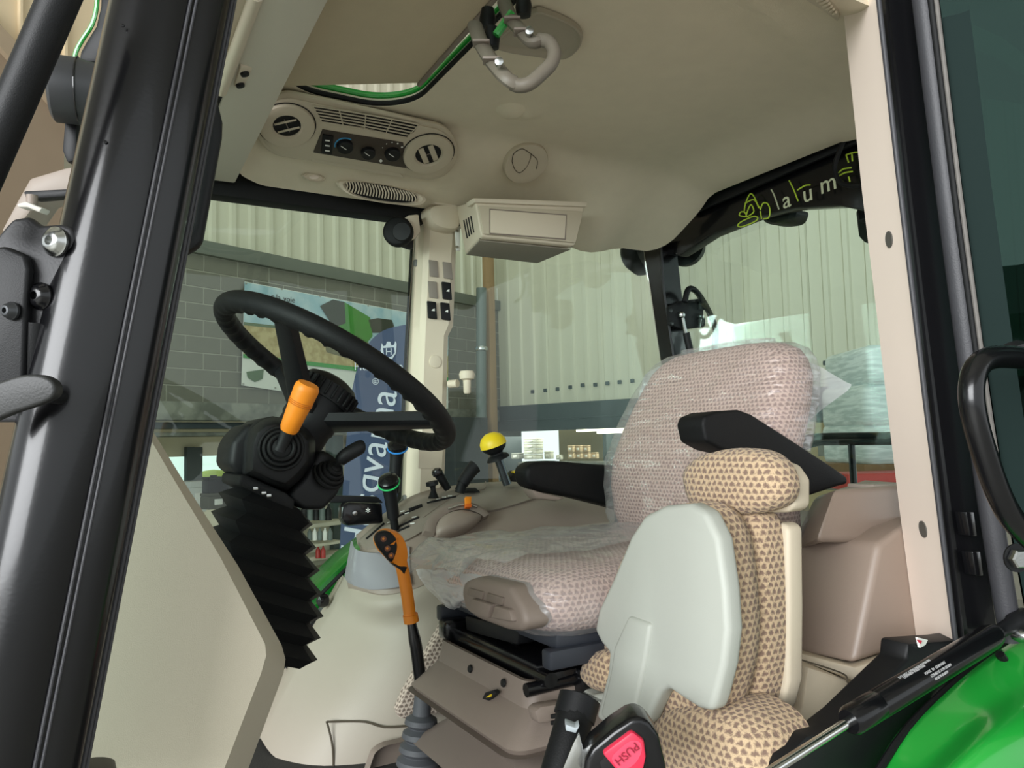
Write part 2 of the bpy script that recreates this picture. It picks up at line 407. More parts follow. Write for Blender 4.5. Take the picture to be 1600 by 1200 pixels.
# masonry of the right wall beyond the doorway
zt = ZL1 - .02; b1 = None
mk('backing', box(WB(6.9, (zt + ZG) / 2, -.12), (3.4, .12, zt - ZG), (AB, NB, VZ)), mortar, wr)
for r in range(6):
    s = 5.2 - (bl / 2 if r % 2 else 0)
    while s < 8.2:
        if b1 is None: b1 = mk('brick', box(WB(s + bl / 2, zt - .205 * (r + .5), -.03), (bl - .012, .06, .193), (AB, NB, VZ), .004, 1), block, wr); zz = b1.location - WB(s, zt - .205 * r)
        else: dup(b1, loc=WB(s, zt - .205 * r) + zz)
        s += bl
# far side of the hall, seen left of the door post
n2 = Vector((.55, -.83, 0)).normalized(); o2 = P(60, 150, D=4.6); a2 = VZ.cross(n2)
def onC(x, y): return PP(x, y, o2, n2)
wf = struct(mk('wall_front', prism([onC(-500, -250), onC(175, -250), onC(175, 1000), onC(-500, 1000)], -n2 * .1), mat('hall_cream_wall', 'd9c6a4', .6, .05, 2)), 'cream sheeted hall wall left of the tractor')
mk('gable_panel', prism([onC(-300, -60), onC(-60, -5), onC(170, 244), onC(170, 900), onC(-300, 900)], n2 * .05), mat('brown_panel', '8d7b66', .6, .1, 3), wf, flat=True)
mk('gable_trim', prism([onC(-60, -5), onC(-60, 30), onC(170, 279), onC(170, 244)], n2 * .09), mat('tan_trim', 'a08e76', .6), wf, flat=True)
for x in (-40, 27, 97, 165): mk('wall_rib', prism([onC(x, -250), onC(x + 4, -250), onC(x + 4, 200), onC(x, 200)], n2 * .03), mat('hall_cream_wall', 'd9c6a4'), wf, flat=True)

# the shop seen below the concrete beam
shopw = mat('shop_wall', 'cfc9b4', .8, .05, 2)
zs1, zs0 = PP(330, 712, HA - NA * 6, NA).z, PP(330, 768, HA - NA * 6, NA).z
wb = struct(mk('wall_back', join(box(WA(0, zs1 + .8, -6), (24, .1, 1.6), (AA, NA, VZ)), box(WA(0, (zs0 + ZG) / 2, -6), (24, .1, zs0 - ZG), (AA, NA, VZ)),
     box(WA(9.2, .5, -6), (8, .1, 3.0), (AA, NA, VZ))), shopw), 'pale shop back wall with a strip of windows')
mk('ceiling_sheet', box(WA(0, zbb + .12, -3.2), (24, 6, .06), (AA, NA, VZ)), shopw, wb)
for x in (296, 308, 500): mk('window_post', box(PP(x, 740, HA - NA * 5.9, NA), (.16, .1, 1.0), (AA, NA, VZ)), slate, wb)
struct(mk('window_5', box(WA(1, (zs0 + zs1) / 2, -5.97), (8.3, .012, zs1 - zs0), (AA, NA, VZ)), pane), 'strip window at the back of the shop')
for k, (x, y, sz, c_) in enumerate([(330, 765, 2.0, 'c8cf4c'), (432, 772, 2.0, '9fb84a')]):
    c0 = P(x, y, D=26); gq = lathe([(.01, -.5), (.7, -.38), (1, 0), (.8, .3), (.4, .5), (.01, .55)], (0, 0, 0), VZ, 20)
    gq = crumple(([c0 + v * sz * .55 for v in gq[0]], gq[1]), .22, 1.8, k)
    tag(mk('shrub', gq, mat('foliage_%d' % k, c_, .9, .3, 3)), ['yellow-green shrub outside the shop window beside the case', 'green shrub outside the shop window behind the steering column'][k], 'shrub')
# second room behind the doorway in the right wall
struct(mk('wall_back', box(WB(3, .3, -9), (16, .1, 4), (AB, NB, VZ)), mat('store_wall', 'b9a983', .8, .06, 1.5)), 'tan back wall of the store room')

def at(x, y, D): return P(x, y, D=D)
def pxm(px, D): return px * D / FPX
# flag with vertical lettering
navy = mat('flag_navy', '3a4865', .8, .08, 3); flagp = mat('flag_print', 'c6ccd6', .8)
DF = 6.5
flag = thing('feather_flag', at(585, 905, DF), 'navy feather flag with white lettering and crowned emblem behind the cab', 'flag')
fp = [at(v.x, v.y, DF) for v in smooth([Vector((a, b, 0)) for a, b in ((524, 1000), (531, 850), (540, 700), (551, 605), (569, 548), (598, 517), (646, 505))], 5)]
mk('cloth', prism(fp + [at(655, 700, DF), at(648, 1000, DF)], CF * .012), navy, flag)
mk('pole', tube([at(652, 480, DF + .03), at(650, 1150, DF + .03)], .02), black, flag)
tb = at(578, 742, DF) - CF * .012; e_up = (at(603, 600, DF) - at(553, 866, DF)).normalized()
tl_ = text('Husqvarna', pxm(61, DF), tb + e_up * pxm(5, DF), e_up, e_up.cross(CF) , .001)
mk('lettering', tl_, flagp, flag)
mk('trademark', text('®', pxm(14, DF), at(588, 596, DF) - CF * .012, e_up, e_up.cross(CF), .001), flagp, flag)
mk('small_lettering', text('Husqvarna', pxm(18, DF), at(592, 573, DF) - CF * .012, CR, CU, .001), flagp, flag)
em = [(597, 536), (599, 541), (603, 540), (605, 534), (610, 534), (612, 540), (616, 539), (618, 533), (620, 537), (619, 552), (613, 561), (606, 562), (598, 556), (595, 548)]
mk('emblem', prism([at(x, y, DF) - CF * .013 for x, y in em], CF * .002), flagp, flag)
mk('emblem_field', prism([at(x, y, DF) - CF * .015 for x, y in ((599, 544), (616, 543), (617, 551), (611, 558), (605, 558), (600, 553))], CF * .002), navy, flag)
mk('emblem_letter', text('H', pxm(15, DF), at(608, 550, DF) - CF * .017, CR, CU, .001), flagp, flag)
# banner on the block wall
ban = thing('wall_banner', onA(480, 610, .05), 'printed banner with baler and tractor hung on the block wall', 'banner')
def bq(pts, m_, off, nm): return mk(nm, prism([onA(x, y, off) for x, y in pts], NA * .004), m_, ban, flat=True)
bq([(382, 440), (700, 500), (700, 650), (377, 602)], mat('banner_white', 'dfe2da', .6, .03), .05, 'sheet')
bq([(382, 441), (700, 501), (700, 560), (381, 505)], mat('banner_sky', 'bcd3d8', .6, .15, 4, col2='9cc0cc'), .056, 'sky_print')
bq([(381, 505), (700, 556), (700, 590), (380, 553)], mat('banner_field', 'c3b27e', .6, .2, 12, col2='a8975f'), .06, 'field_print')
bq([(381, 503), (432, 509), (432, 513), (381, 508)], mat('banner_trees', '5e7350', .8), .064, 'tree_print')
bq([(380, 553), (700, 590), (700, 597), (380, 559)], green, .064, 'stripe_print')
gm = mat('banner_green', '3f8a2e', .6, .3, 8)
bq([(500, 478), (520, 468), (538, 472), (578, 496), (582, 525), (572, 537), (538, 522), (522, 512), (516, 500)], gm, .066, 'baler_print')
bq([(500, 478), (520, 468), (538, 472), (540, 505), (522, 512), (512, 497)], mat('banner_black', '3a4034', .7, .3, 20), .07, 'baler_inlet_print')
bq([(575, 500), (590, 497), (612, 500), (616, 510), (603, 520), (582, 520)], mat('banner_black', '3a4034'), .066, 'tractor_print')
bq([(505, 520), (560, 525), (582, 540), (560, 565), (510, 550)], mat('banner_straw', '6d6a48', .7, .3, 20), .066, 'straw_print')  # olive straw tone of the printed picture
for q in (((385, 581), (412, 577), (410, 592), (398, 597), (387, 590)), ((475, 583), (492, 577), (510, 585), (508, 594), (478, 592))):
    bq(q, mat('banner_machine', '55704f', .7, .4, 20), .06, 'machine_print')
for wd_, q_ in (('r', (426, 463)), ('la', (435, 465)), ('voie', (452, 468))): mk('lettering', text(wd_, .10, onA(*q_, .075), AA, VZ, .002), mat('banner_ink', '2e3234', .7), ban)
for q in ((384, 443), (440, 452), (500, 463), (575, 478), (380, 600), (430, 606)): mk('eyelet', lathe([(.012, 0), (.012, .006)], onA(*q, .058), NA, 10), steel, ban)
# steel column, shelf, pipes
tag(mk('steel_column', box(WA((PP(523, 800, HA - NA * .4, NA) - HA).dot(AA), (zbb - .17 + ZG) / 2, -.4), (.17, .17, zbb - .17 - ZG), (AA, NA, VZ), .01), mat('column_green', '3c4b48', .5)), 'dark green steel column beside the navy flag', 'column')
sh = thing('shop_shelf', at(492, 890, 9.5), 'cream shop shelving with bottles left of the steel column', 'shelf')
for y in (815, 866, 888): mk('shelf_board', box(at(478, y, 9.6) - VZ * .045, (1.2, .35, .05), (AA, NA, VZ), .006), shopw, sh)
mk('shelf_back', box(at(478, 840, 9.9), (1.3, .03, 1.3), (AA, NA, VZ)), shopw, sh)
bott = lathe([(.001, 0), (.04, 0), (.04, .13), (.015, .17), (.015, .2), (.001, .2)], (0, 0, 0), VZ, 10)
def bottle(x, y, D, m_, lab, sc=1.0): tag(mk('bottle', ([at(x, y, D) + v * sc for v in bott[0]], bott[1]), m_), lab, 'bottle', 'bottles on the shop shelving')
for i in range(6): bottle(466 + i * 9.5, 813, 9.5, black if i % 2 else ghost, ['leftmost', 'second', 'third', 'fourth', 'fifth', 'rightmost'][i] + ' small bottle on the top shelf of the cream shop shelving')
for i in range(5): bottle(484 + i * 8, 844, 9.5, white if i % 2 else ghost, ['leftmost', 'second', 'middle', 'fourth', 'rightmost'][i] + ' pale bottle on the middle shelf of the cream shop shelving', .75)
for i in range(2): bottle(497 + i * 8, 872, 9.5, mat('red_bottle', 'b83a34', .4), ['left', 'right'][i] + ' red bottle on the lowest shelf of the cream shop shelving', .75)
mk('shelf_board', box(at(500, 845, 9.6) - VZ * .03, (.5, .3, .03), (AA, NA, VZ)), shopw, sh)
def case(x0, y0, x1, y1, D, m_, lab, name='storage_case', catn='case', grp=None, ax=(AA, NA, VZ)):
    c = at((x0 + x1) / 2, y1, D); wd = pxm(x1 - x0, D); h = pxm(y1 - y0, D)
    t = thing(name, c, lab, catn, grp)
    mk('body', box(c + VZ * h * .4, (wd, wd * .8, h * .8), ax, .012), m_, t); mk('lid', box(c + VZ * h * .9, (wd * 1.02, wd * .82, h * .2), ax, .012), m_, t)
    mk('handle' if catn == 'case' else 'label_sheet', box(c + VZ * h * (1.04 if catn == 'case' else .45) + (ax[1] * wd * .42 if catn != 'case' else Vector()), (wd * .4, .02, h * .12 if catn == 'case' else h * .35), ax, .004), black if catn == 'case' else white, t)
case(320, 745, 347, 770, 10, black, 'black tool case in the shop near the boot of the steering column')
case(352, 746, 372, 766, 10, black, 'black tool case half hidden behind the steering column')
case(318, 770, 350, 795, 10, mat('dark_olive', '4c4a3c', .7, .2, 12), 'dark olive crate under the black tool cases', 'crate', 'crate')
case(290, 752, 318, 800, 11, mat('white_cabinet', 'd9dcd8', .5), 'white counter cabinet in front of the shop window', 'counter_cabinet', 'cabinet')
# downpipe and timber post in the corner
dp = thing('downpipe', WB(.1, ZG, .35), 'grey downpipe in the hall corner beside the timber post', 'pipe')
mk('pipe', tube([at(752, 450, 11.4), at(752, 640, 11.4), at(755, 780, 11.4), at(755, 900, 11.4)], .075, 12, 3), ghost, dp)
for y in (545, 722): mk('clamp', lathe([(.09, -.03), (.1, 0), (.09, .03)], at(752, y, 11.4), VZ, 16), steel, dp)
mk('branch_pipe', tube([at(715, 670, 11.4), at(738, 695, 11.4), at(752, 715, 11.4)], .075, 12, 3), ghost, dp)
tag(mk('timber_post', box(at(768, 650, 11.6), (.15, .12, 5.2), (AA, NA, VZ), .01), mat('timber', '9c7f5c', .8, .2, 6, .3, 60, stretch=(6, 6, .6))), 'brown timber post in the corner of the hall', 'post')
tag(mk('locker', box(at(722, 760, 10.6), (.7, .4, 1.9), (AA, NA, VZ), .02), mat('dark_locker', '33393b', .6)), 'dark locker left of the downpipe in the hall corner', 'locker')
# store room: racks and cartons
rk = thing('storage_rack', at(860, 760, 14.5), 'long storage rack with cartons under the dark lintel', 'rack')
for y in (718, 765): mk('shelf_board', box(at(880, y, 14.6) - VZ * .07, (3.6, .8, .06), (AB, NB, VZ), .008), mat('rack_grey', '6a6a64', .6), rk)
for x in (797, 962): mk('upright', box(at(x, 760, 14.6), (.08, .7, 2.6), (AB, NB, VZ), .006), slate, rk)
carton = mat('carton', 'cdb596', .8, .06, 6); wcart = mat('white_carton', 'd6d4c8', .7, .06, 6)
def ctn(x0, y0, x1, y1, m_, lab, g): case(x0, y0, x1, y1, 14.3, m_, lab, 'carton', 'carton', g, (AB, NB, VZ))
for j in range(4): ctn(822, 685 + j * 8.3, 846, 692.6 + j * 8.3, wcart, ['topmost', 'second', 'third', 'bottom'][j] + ' white carton in the tall stack in the store room', 'white cartons in the tall stack')
for j in range(2):
    for i in range(3 if j == 0 else 4): ctn(888 + i * 12 + (0 if j == 0 else 1), 696 + j * 10.8, 898 + i * 12 + (0 if j == 0 else 1), 706 + j * 10.5, carton, ['leftmost', 'second', 'third', 'rightmost'][i] + ' small tan carton in the ' + ['upper', 'lower'][j] + ' row on the rack', 'tan cartons on the rack')
ctn(852, 705, 864, 717, wcart, 'single white carton between the stacks on the rack', None)
ctn(801, 708, 817, 717, mat('grey_carton', '9a9a94', .7), 'low grey carton at the left end of the rack', None)
ctn(870, 711, 879, 718, wcart, 'smallest white carton on the rack', None)
for i, (x, y) in enumerate(((945, 671), (978, 674))):
    l_ = thing('strip_lamp', at(x, y, 13), ['ceiling strip lamp above the tan cartons', 'ceiling strip lamp beside the seat back'][i], 'lamp')
    mk('tube_light', box(at(x, y, 13), (1.1, .1, .05), (AB, NB, VZ), .01), mat('lamp_glow', 'fff4d8', .5, emit=4.0), l_); mk('housing', box(at(x, y, 13) + VZ * .05, (1.2, .16, .05), (AB, NB, VZ), .008), white, l_)
# wrapped pallet behind the rear window
pal = thing('wrapped_pallet', at(1370, 745, 5.2), 'pallet wrapped in pale stretch film behind the rear window', 'pallet')
wrap = mat('stretch_film', 'f2f9f9', .25, .25, 6, 1.0, 40, col2='cfdcdc', stretch=(1, 1, 9))
for y0, y1, dx in ((548, 605, 0), (604, 665, -6), (662, 722, -4)):
    a = at(1318 + dx, y0, 5.2); c = at(1480, y1, 5.2)
    mk('wrapped_load', crumple(box((a + c) / 2, ((c - a).dot(_R), .7, abs(c.z - a.z)), (_R, VZ.cross(_R), VZ), .05, 3), .012, 5, y0), wrap, pal)
mk('pallet_board', box(at(1400, 733, 5.2), (.75, .7, .1), (_R, VZ.cross(_R), VZ), .01), mat('pallet_wood', '8d6d4e', .8, .2, 8), pal)
tag(mk('red_beam', box(at(1390, 750, 4.6), (.62, .3, .1), (_R, VZ.cross(_R), VZ), .01), mat('red_paint', 'c8423c', .4)), 'red steel beam under the wrapped pallet', 'beam')
rb = thing('rear_rail', P(1330, 690, X=2.4), 'black double rail behind the rear window', 'rail')
mk('upper_bar', tube([P(1250, 692, X=2.4), P(1262, 684, X=2.4), P(1300, 681, X=2.4), P(1460, 680, X=2.4)], .012, 10, 4), black, rb)
mk('lower_bar', tube([P(1252, 700, X=2.4), P(1275, 692, X=2.4), P(1310, 690, X=2.4), P(1460, 689, X=2.4)], .014, 10, 4), gloss, rb)
mk('support', tube([P(1330, 690, X=2.4), Vector((2.42, P(1335, 800, X=2.4).y, ZG))], .012, 8), gloss, rb)
# ================================================================== THE CAB SHELL
struct(mk('floor', box((.95, 1.42, -.03), (1.9, 1.4, .06), None, .01), mat('cab_mat', '2c2b2a', .8, .2, 20, .4, 200)), 'dark rubber mat of the cab floor')
# headliner with the roof hatch opening
HC = Vector((.56, 1.28, 0)); N_ = 288
def zf(x, y):
    z = 1.605
    def ss(t): t = max(0, min(1, t)); return t * t * (3 - 2 * t)
    t = (y - 1.80) / .28; z -= .135 * max(0, min(1.15, t)) * ss(t * 3)
    z -= .10 * ss((1.00 - y) / .24)
    z -= .05 * ss((x - 1.60) / .25)
    z -= .075 * math.exp(-((x - 1.52) / .17) ** 2 - ((y - 2.07) / .17) ** 2)
    z -= .012 * math.exp(-((x - 1.02) / .03) ** 2 - ((y - 1.66) / .03) ** 2)
    z -= .03 * ss((.42 - x) / .1)
    yr = 1.05 + (x - 1.16) * .28 + max(0, x - 1.37) * .12 if x > .9 else 1.05 + (x - 1.16) * .28
    if x > .8: z -= .022 * ss((yr - y) / .05) * ss((x - .8) / .2) + .008 * math.exp(-((y - yr) / .02) ** 2) * ss((x - .8) / .2)
    return z
def sqr(a, hx0, hx1, hy0, hy1, r):
    """distance from HC to a rounded rectangle along angle a"""
    d = Vector((cos(a), sin(a)))
    lo, hi = 0, 4
    for _ in range(34):
        t = (lo + hi) / 2; p = Vector((HC.x, HC.y)) + d * t
        cx = min(max(p.x, hx0 + r), hx1 - r); cy = min(max(p.y, hy0 + r), hy1 - r)
        ins = hypot(p.x - cx, p.y - cy) <= r
        if ins: lo = t
        else: hi = t
    return lo
hole = [sqr(2 * pi * i / N_, .40, .745, .92, 1.805, .13) for i in range(N_)]
outr = [sqr(2 * pi * i / N_, .36, 1.84, .79, 2.10, .10) for i in range(N_)]
rings = []
for t in [0, .01, .03] + [.06 + .0205 * k for k in range(44)] + [.97, .985, 1.0]:
    rg = []
    for i in range(N_):
        a = 2 * pi * i / N_; r = hole[i] + (outr[i] - hole[i]) * t; x, y = HC.x + r * cos(a), HC.y + r * sin(a); rg.append(Vector((x, y, zf(x, y))))
    rings.append(rg)
up = [[p + VZ * .05 for p in r] for r in (rings[-1], rings[0])]
cl = mk('ceiling', loft([[p + VZ * .022 for p in rings[0]]] + rings + [[p + VZ * .05 for p in rings[-1]]], True, False), liner, None, 60)
struct(cl, 'fleece covered cab headliner')
mk('hatch_seal', tube([r + VZ * .008 for r in rings[0]], .007, 8, 1, True), rubber, cl)
gr = [p + VZ * .026 for p in rings[0]]
mk('hatch_green_rim', tube(gr, .006, 8, 1, True), green, cl)
def lin_pt(x, y, off=.0):
    """point of the headliner under pixel x, y"""
    d = ray(x, y); t0, t1 = .5, 4.0; last = None
    for i in range(700):
        t = .5 + i * .004; p = CAM + d * t
        if p.z > zf(p.x, p.y): break
    return p - VZ * off
def lin_n(p):
    e = .01; n = Vector(((zf(p.x + e, p.y) - zf(p.x - e, p.y)) / (2 * e), (zf(p.x, p.y + e) - zf(p.x, p.y - e)) / (2 * e), -1)); return n.normalized()
# outer roof above the liner with a hatch opening
rr = [[Vector((p.x, p.y, 1.632)) for p in rings[0]], [Vector((p.x, p.y, 1.642)) for p in rings[0]], [Vector((p.x + (p.x - HC.x) * .3, p.y + (p.y - HC.y) * .3, 1.70)) for p in rings[0]], [Vector((p.x + (p.x - 1) * .12, p.y + (p.y - 1.45) * .12, 1.70)) for p in rings[-1]], [Vector((p.x + (p.x - 1) * .14, p.y + (p.y - 1.45) * .16, 1.58)) for p in rings[-1]], [Vector((p.x + (p.x - 1) * .03, p.y + (p.y - 1.45) * .03, 1.57)) for p in rings[-1]]]
struct(mk('roof', loft(rr, True, False), green, None, 50), 'green outer roof of the cab')

# posts
ax0, ax1 = P(0, 1320, Y=.75), P(286, -60, Y=.75); axd = (ax1 - ax0).normalized(); vd = (P(150, 600, Y=.75) - CAM).normalized()
ew = vd.cross(axd).normalized() * -1; ew = ew if ew.dot(CR) > 0 else -ew; en = axd.cross(ew); en = en if en.dot(vd) < 0 else -en
prof = [(-.051, -.035), (-.052, -.005), (-.048, .012), (-.040, .022), (-.028, .029), (-.012, .031), (.002, .028), (.011, .022), (.0125, .015), (.0165, .015), (.018, .021), (.026, .021), (.036, .017), (.043, .010), (.046, .004), (.047, -.003), (.0505, -.004), (.051, -.035)]
t1 = struct(mk('trim_1', loft([[p + ew * a + en * b for a, b in prof] for p in (ax0, ax0.lerp(ax1, .5), ax1)]), gloss, None, 35), 'glossy black front door post')
for a, b, r in ((.0125, .0222, .0016), (.0172, .0215, .0014), (.0475, -.001, .0022), (.0505, -.004, .002)):
    mk('door_seal', tube([ax0 + ew * a + en * b, ax1 + ew * a + en * b], r, 8), seal, t1)
for q in ((165, 222), (192, 40)): mk('paint_drip', lathe([(.0001, .001), (.0012, .0008), (.0016, 0)], PP(*q, ax0 + en * .0295, en), en, 10), gloss, t1)

# left rear door post: cream inner face, black outer side
yl = [-80, 0, 300, 500, 650, 800, 1000, 1080]
xl = [1309, 1316, 1347, 1371, 1388, 1406, 1432, 1442]; xr = [1361, 1368, 1402, 1426, 1444, 1463, 1488, 1498]; xb = [1412, 1425, 1462, 1487, 1508, 1530, 1560, 1572]
rg = []
for y, a, b in zip(yl, xl, xr):
    p, q = P(a, y, Y=.89), P(b, y, Y=.765); rg.append([p, q, q + Vector((.05, .0, 0)), p + Vector((.06, 0, 0))])
t2 = struct(mk('trim_2', join(loft(rg)), postcream, None, 30), 'cream rear door post')
rg = []
for y, b, c in zip(yl, xr, xb):
    q = P(b + 1, y, Y=.765); k = P(c, y, Y=.735); rg.append([q, q.lerp(k, .15) + Vector((-.006, -.012, 0)), q.lerp(k, .35) + Vector((.0, .0, 0)), k, k + Vector((.03, .06, 0)), q + Vector((.06, .03, 0))])
mk('outer_post', loft(rg), gloss, t2, 30)
mk('edge_seal_or_glint', tube([P(b + 5, y, Y=.752) for y, b in zip(yl, xr)], .0042, 10), seal, t2)  # no seal here: grey tube imitates the glossy reflection along the black post
def lerp_at(y, ys_, vs_):
    for i in range(len(ys_) - 1):
        if ys_[i] <= y <= ys_[i + 1]: return vs_[i] + (vs_[i + 1] - vs_[i]) * (y - ys_[i]) / (ys_[i + 1] - ys_[i])
for q in ((1390, 374), (1443, 827)):
    pa_, pb_ = P(lerp_at(q[1], yl, xl), q[1], Y=.89), P(lerp_at(q[1], yl, xr), q[1], Y=.765); pc_ = P(lerp_at(q[1] - 60, yl, xl), q[1] - 60, Y=.89)
    n = (pb_ - pa_).cross(pc_ - pa_).normalized(); n = n if n.dot(CF) < 0 else -n
    mk('screw_cap', lathe([(.0145, -.002), (.0145, .001), (.0125, .004), (.009, .0055), (.0045, .006), (.004, .004), (.0001, .004)], PP(q[0], q[1], pa_, n), n, 24), mat('grey_cap', '55534e', .5), t2)

# right middle post, cream, with switches
ys = [325, 400, 508, 524, 600, 700, 800, 930]; L_ = [650, 646, 640, 639, 635, 630, 626, 620]; M_ = [668, 665, 660, 660, 657, 654, 650, 645]; R_ = [716, 710, 706, 698, 696, 694, 690, 686]
rg = []
for y, a, b, c in zip(ys, L_, M_, R_):
    p, q, r = P(a, y, Y=2.19), P(b, y, Y=2.10), P(c, y, Y=2.10)
    rg.append([p, p.lerp(q, .8), q.lerp(r, .12), q.lerp(r, .88), r + Vector((.01, .012, 0)), r + Vector((.03, .1, 0)), p + Vector((.02, .03, 0))])
t3 = struct(mk('trim_3', loft(rg), cream, None, 28), 'cream middle post with rocker switches')
mk('edge_seal_or_glint', tube([P(a - 3, y, Y=2.19) for y, a in zip(ys, L_)], .006, 8), rubber, t3)
def p3(x, y, o=0): return P(x, y, Y=2.10) - VY * o
def pq(x, y, w, h, sk=-2): return [(x - w / 2 - sk / 2, y + h / 2), (x + w / 2 - sk / 2, y + h / 2 + 2), (x + w / 2 + sk / 2, y - h / 2 + 2), (x - w / 2 + sk / 2, y - h / 2)]
blank = mat('switch_blank', '8f867c', .5)
for x, y in ((677, 419), (699, 422), (676, 452)): mk('blank_cover', prism([p3(a, b) for a, b in pq(x, y, 14, 26)], (0, -.004, 0), .002), blank, t3)
for x, y in ((697, 454), (674, 484), (695, 486)):
    o = mk('rocker_switch', prism([p3(a, b) for a, b in pq(x, y, 14, 27)], (0, -.009, 0), .003), black, t3)
    mk('symbol', prism([p3(a, b, .0095) for a, b in ((x - 2, y + 2), (x + 3, y + 3), (x + 3, y - 1), (x, y))], (0, -.0006, 0)), white, o)
mk('round_plug', lathe([(.02, 0), (.019, .003), (.015, .004), (.0001, .0045)], p3(680, 565), -VY, 24), cream, t3)
mk('screw_cap', lathe([(.011, 0), (.0105, .003), (.0001, .004)], P(650, 411, Y=2.165), Vector((-.7, -.7, 0)), 20), mat('grey_cap', '55534e'), t3)
mk('screw_cap', lathe([(.011, 0), (.0105, .003), (.0001, .004)], P(632, 779, Y=2.165), Vector((-.7, -.7, 0)), 20), mat('grey_cap', '55534e'), t3)
mk('lower_cover', prism([p3(654, 698), p3(692, 698), p3(690, 732), p3(653, 732)], (0, -.003, 0), .0015), cream, t3)
mk('top_cover', pillow([p3(x, y, -.01) for x, y in ((664, 326), (716, 326), (714, 350), (706, 364), (680, 362), (664, 350))], (0, -.055, 0), [(.001, 1), (.6, .99), (.85, .9), (.97, .6), (1, .2), (1, 0)], 4), cream, t3)
hk = mk('coat_hook', join(lathe([(.012, 0), (.012, .03)], p3(702, 600), Vector((.5, -.85, 0)), 14)), cream, t3)
hc = p3(718, 584, .05)
mk('hook_knob', lathe([(.001, .006), (.02, .004), (.024, -.006), (.022, -.02), (.012, -.024), (.011, -.06), (.008, -.064), (.001, -.065)], hc, VZ, 20), cream, t3)

# right rear post, black
ys = [380, 450, 520, 600, 800]; a_ = [1004, 1016, 1026, 1038, 1070]; b_ = [1032, 1036, 1046, 1058, 1090]; c_ = [1056, 1064, 1074, 1087, 1118]
rg = [[P(a, y, Y=2.2), P(b, y, Y=2.12), P(c, y, Y=2.12), P(c, y, Y=2.12) + Vector((.05, .06, 0)), P(a, y, Y=2.2) + Vector((.06, .05, 0))] for y, a, b, c in zip(ys, a_, b_, c_)]
t4 = struct(mk('trim_4', loft(rg), gloss, None, 25), 'black right rear cab post')
mk('edge_strip', tube([P(b + 1, y, Y=2.117) for y, b in zip(ys, b_)], .004, 8), seal, t4)
# front right post (mostly behind the near post)
struct(mk('trim_5', tube([Vector((-.03, 2.13, 0)), Vector((.10, 2.11, .9)), Vector((.20, 2.1, 1.5))], .045, 14, 3), gloss), 'black front right post')
# right header seal, rear header
struct(mk('trim_6', box((.66, 2.14, 1.462), (.80, .06, .082), None, .008), rubber), 'black rubber seal above the right door glass')
hd = [(1000, 345), (1060, 318), (1120, 290), (1220, 240), (1352, 178), (1352, 330), (1312, 322), (1240, 326), (1180, 340), (1110, 368), (1060, 400), (1022, 395)]
t7 = struct(mk('trim_7', prism([P(x, y, X=1.9) for x, y in hd], (.05, 0, 0), .006), gloss), 'black header above the rear window')
mk('header_lip', prism([P(x, y, X=1.88) for x, y in ((1070, 325), (1350, 208), (1350, 222), (1075, 340))], (-.015, 0, 0), .004), black, t7)
lime = mat('lime_print', 'b9d43c', .5, .05, 5)
def dec(pts, r=.0022, k=4, closed=False, m_=None, X=1.875, nm='decal_line'):
    return mk(nm, tube([P(x, y, X=X) for x, y in pts], r, 6, k, closed), m_ or lime, t7)
dec([(1155, 349), (1163, 344), (1178, 338), (1184, 341), (1178, 347), (1160, 354), (1153, 353)], closed=True)
dec([(1160, 338), (1155, 336), (1158, 331), (1164, 332), (1166, 338)], closed=True)
dec([(1163, 330), (1165, 318), (1172, 303), (1178, 307), (1184, 320), (1188, 326)]); dec([(1166, 338), (1170, 325), (1174, 320), (1178, 330), (1172, 336)], closed=True)
dec([(1188, 328), (1192, 318), (1199, 318), (1203, 328), (1201, 340), (1193, 342)]); dec([(1164, 318), (1178, 312), (1186, 325)]); dec([(1190, 342), (1188, 330)])
pale = mat('pale_print', 'c9cfae', .5)
dec([(1205, 296), (1210, 306), (1217, 327)], m_=pale); dec([(1233, 282), (1240, 296), (1247, 314)])
for x, y, ch in ((1229, 313, 'a'), (1262, 303, 'u'), (1294, 287, 'm')):
    c0 = P(x, y, X=1.872); ex = (P(x + 10, y - 4, X=1.872) - c0).normalized(); ey = (P(x + 3, y - 10, X=1.872) - c0).normalized(); ey = (ey - ex * ex.dot(ey)).normalized()
    mk('decal_letter', text(ch, .075, c0, ex, ey, .001), pale, t7)
dec([(1246, 297), (1258, 290), (1266, 289)], m_=lime)
for pts in ([(1322, 242), (1336, 238), (1350, 238)], [(1322, 242), (1326, 254)], [(1331, 241), (1332, 252)], [(1310, 270), (1318, 264), (1330, 262)], [(1311, 275), (1320, 270), (1332, 268)], [(1314, 282), (1325, 288), (1340, 290)], [(1326, 276), (1328, 284)]): dec(pts, k=3)
cb = mk('lamp_cable', tube([P(1322, 196, X=1.86), P(1320, 215, X=1.85), P(1312, 235, X=1.84), P(1304, 262, X=1.84), P(1312, 284, X=1.84), P(1330, 290, X=1.84), P(1352, 288, X=1.84)], .007, 10, 5), rubber, t7)

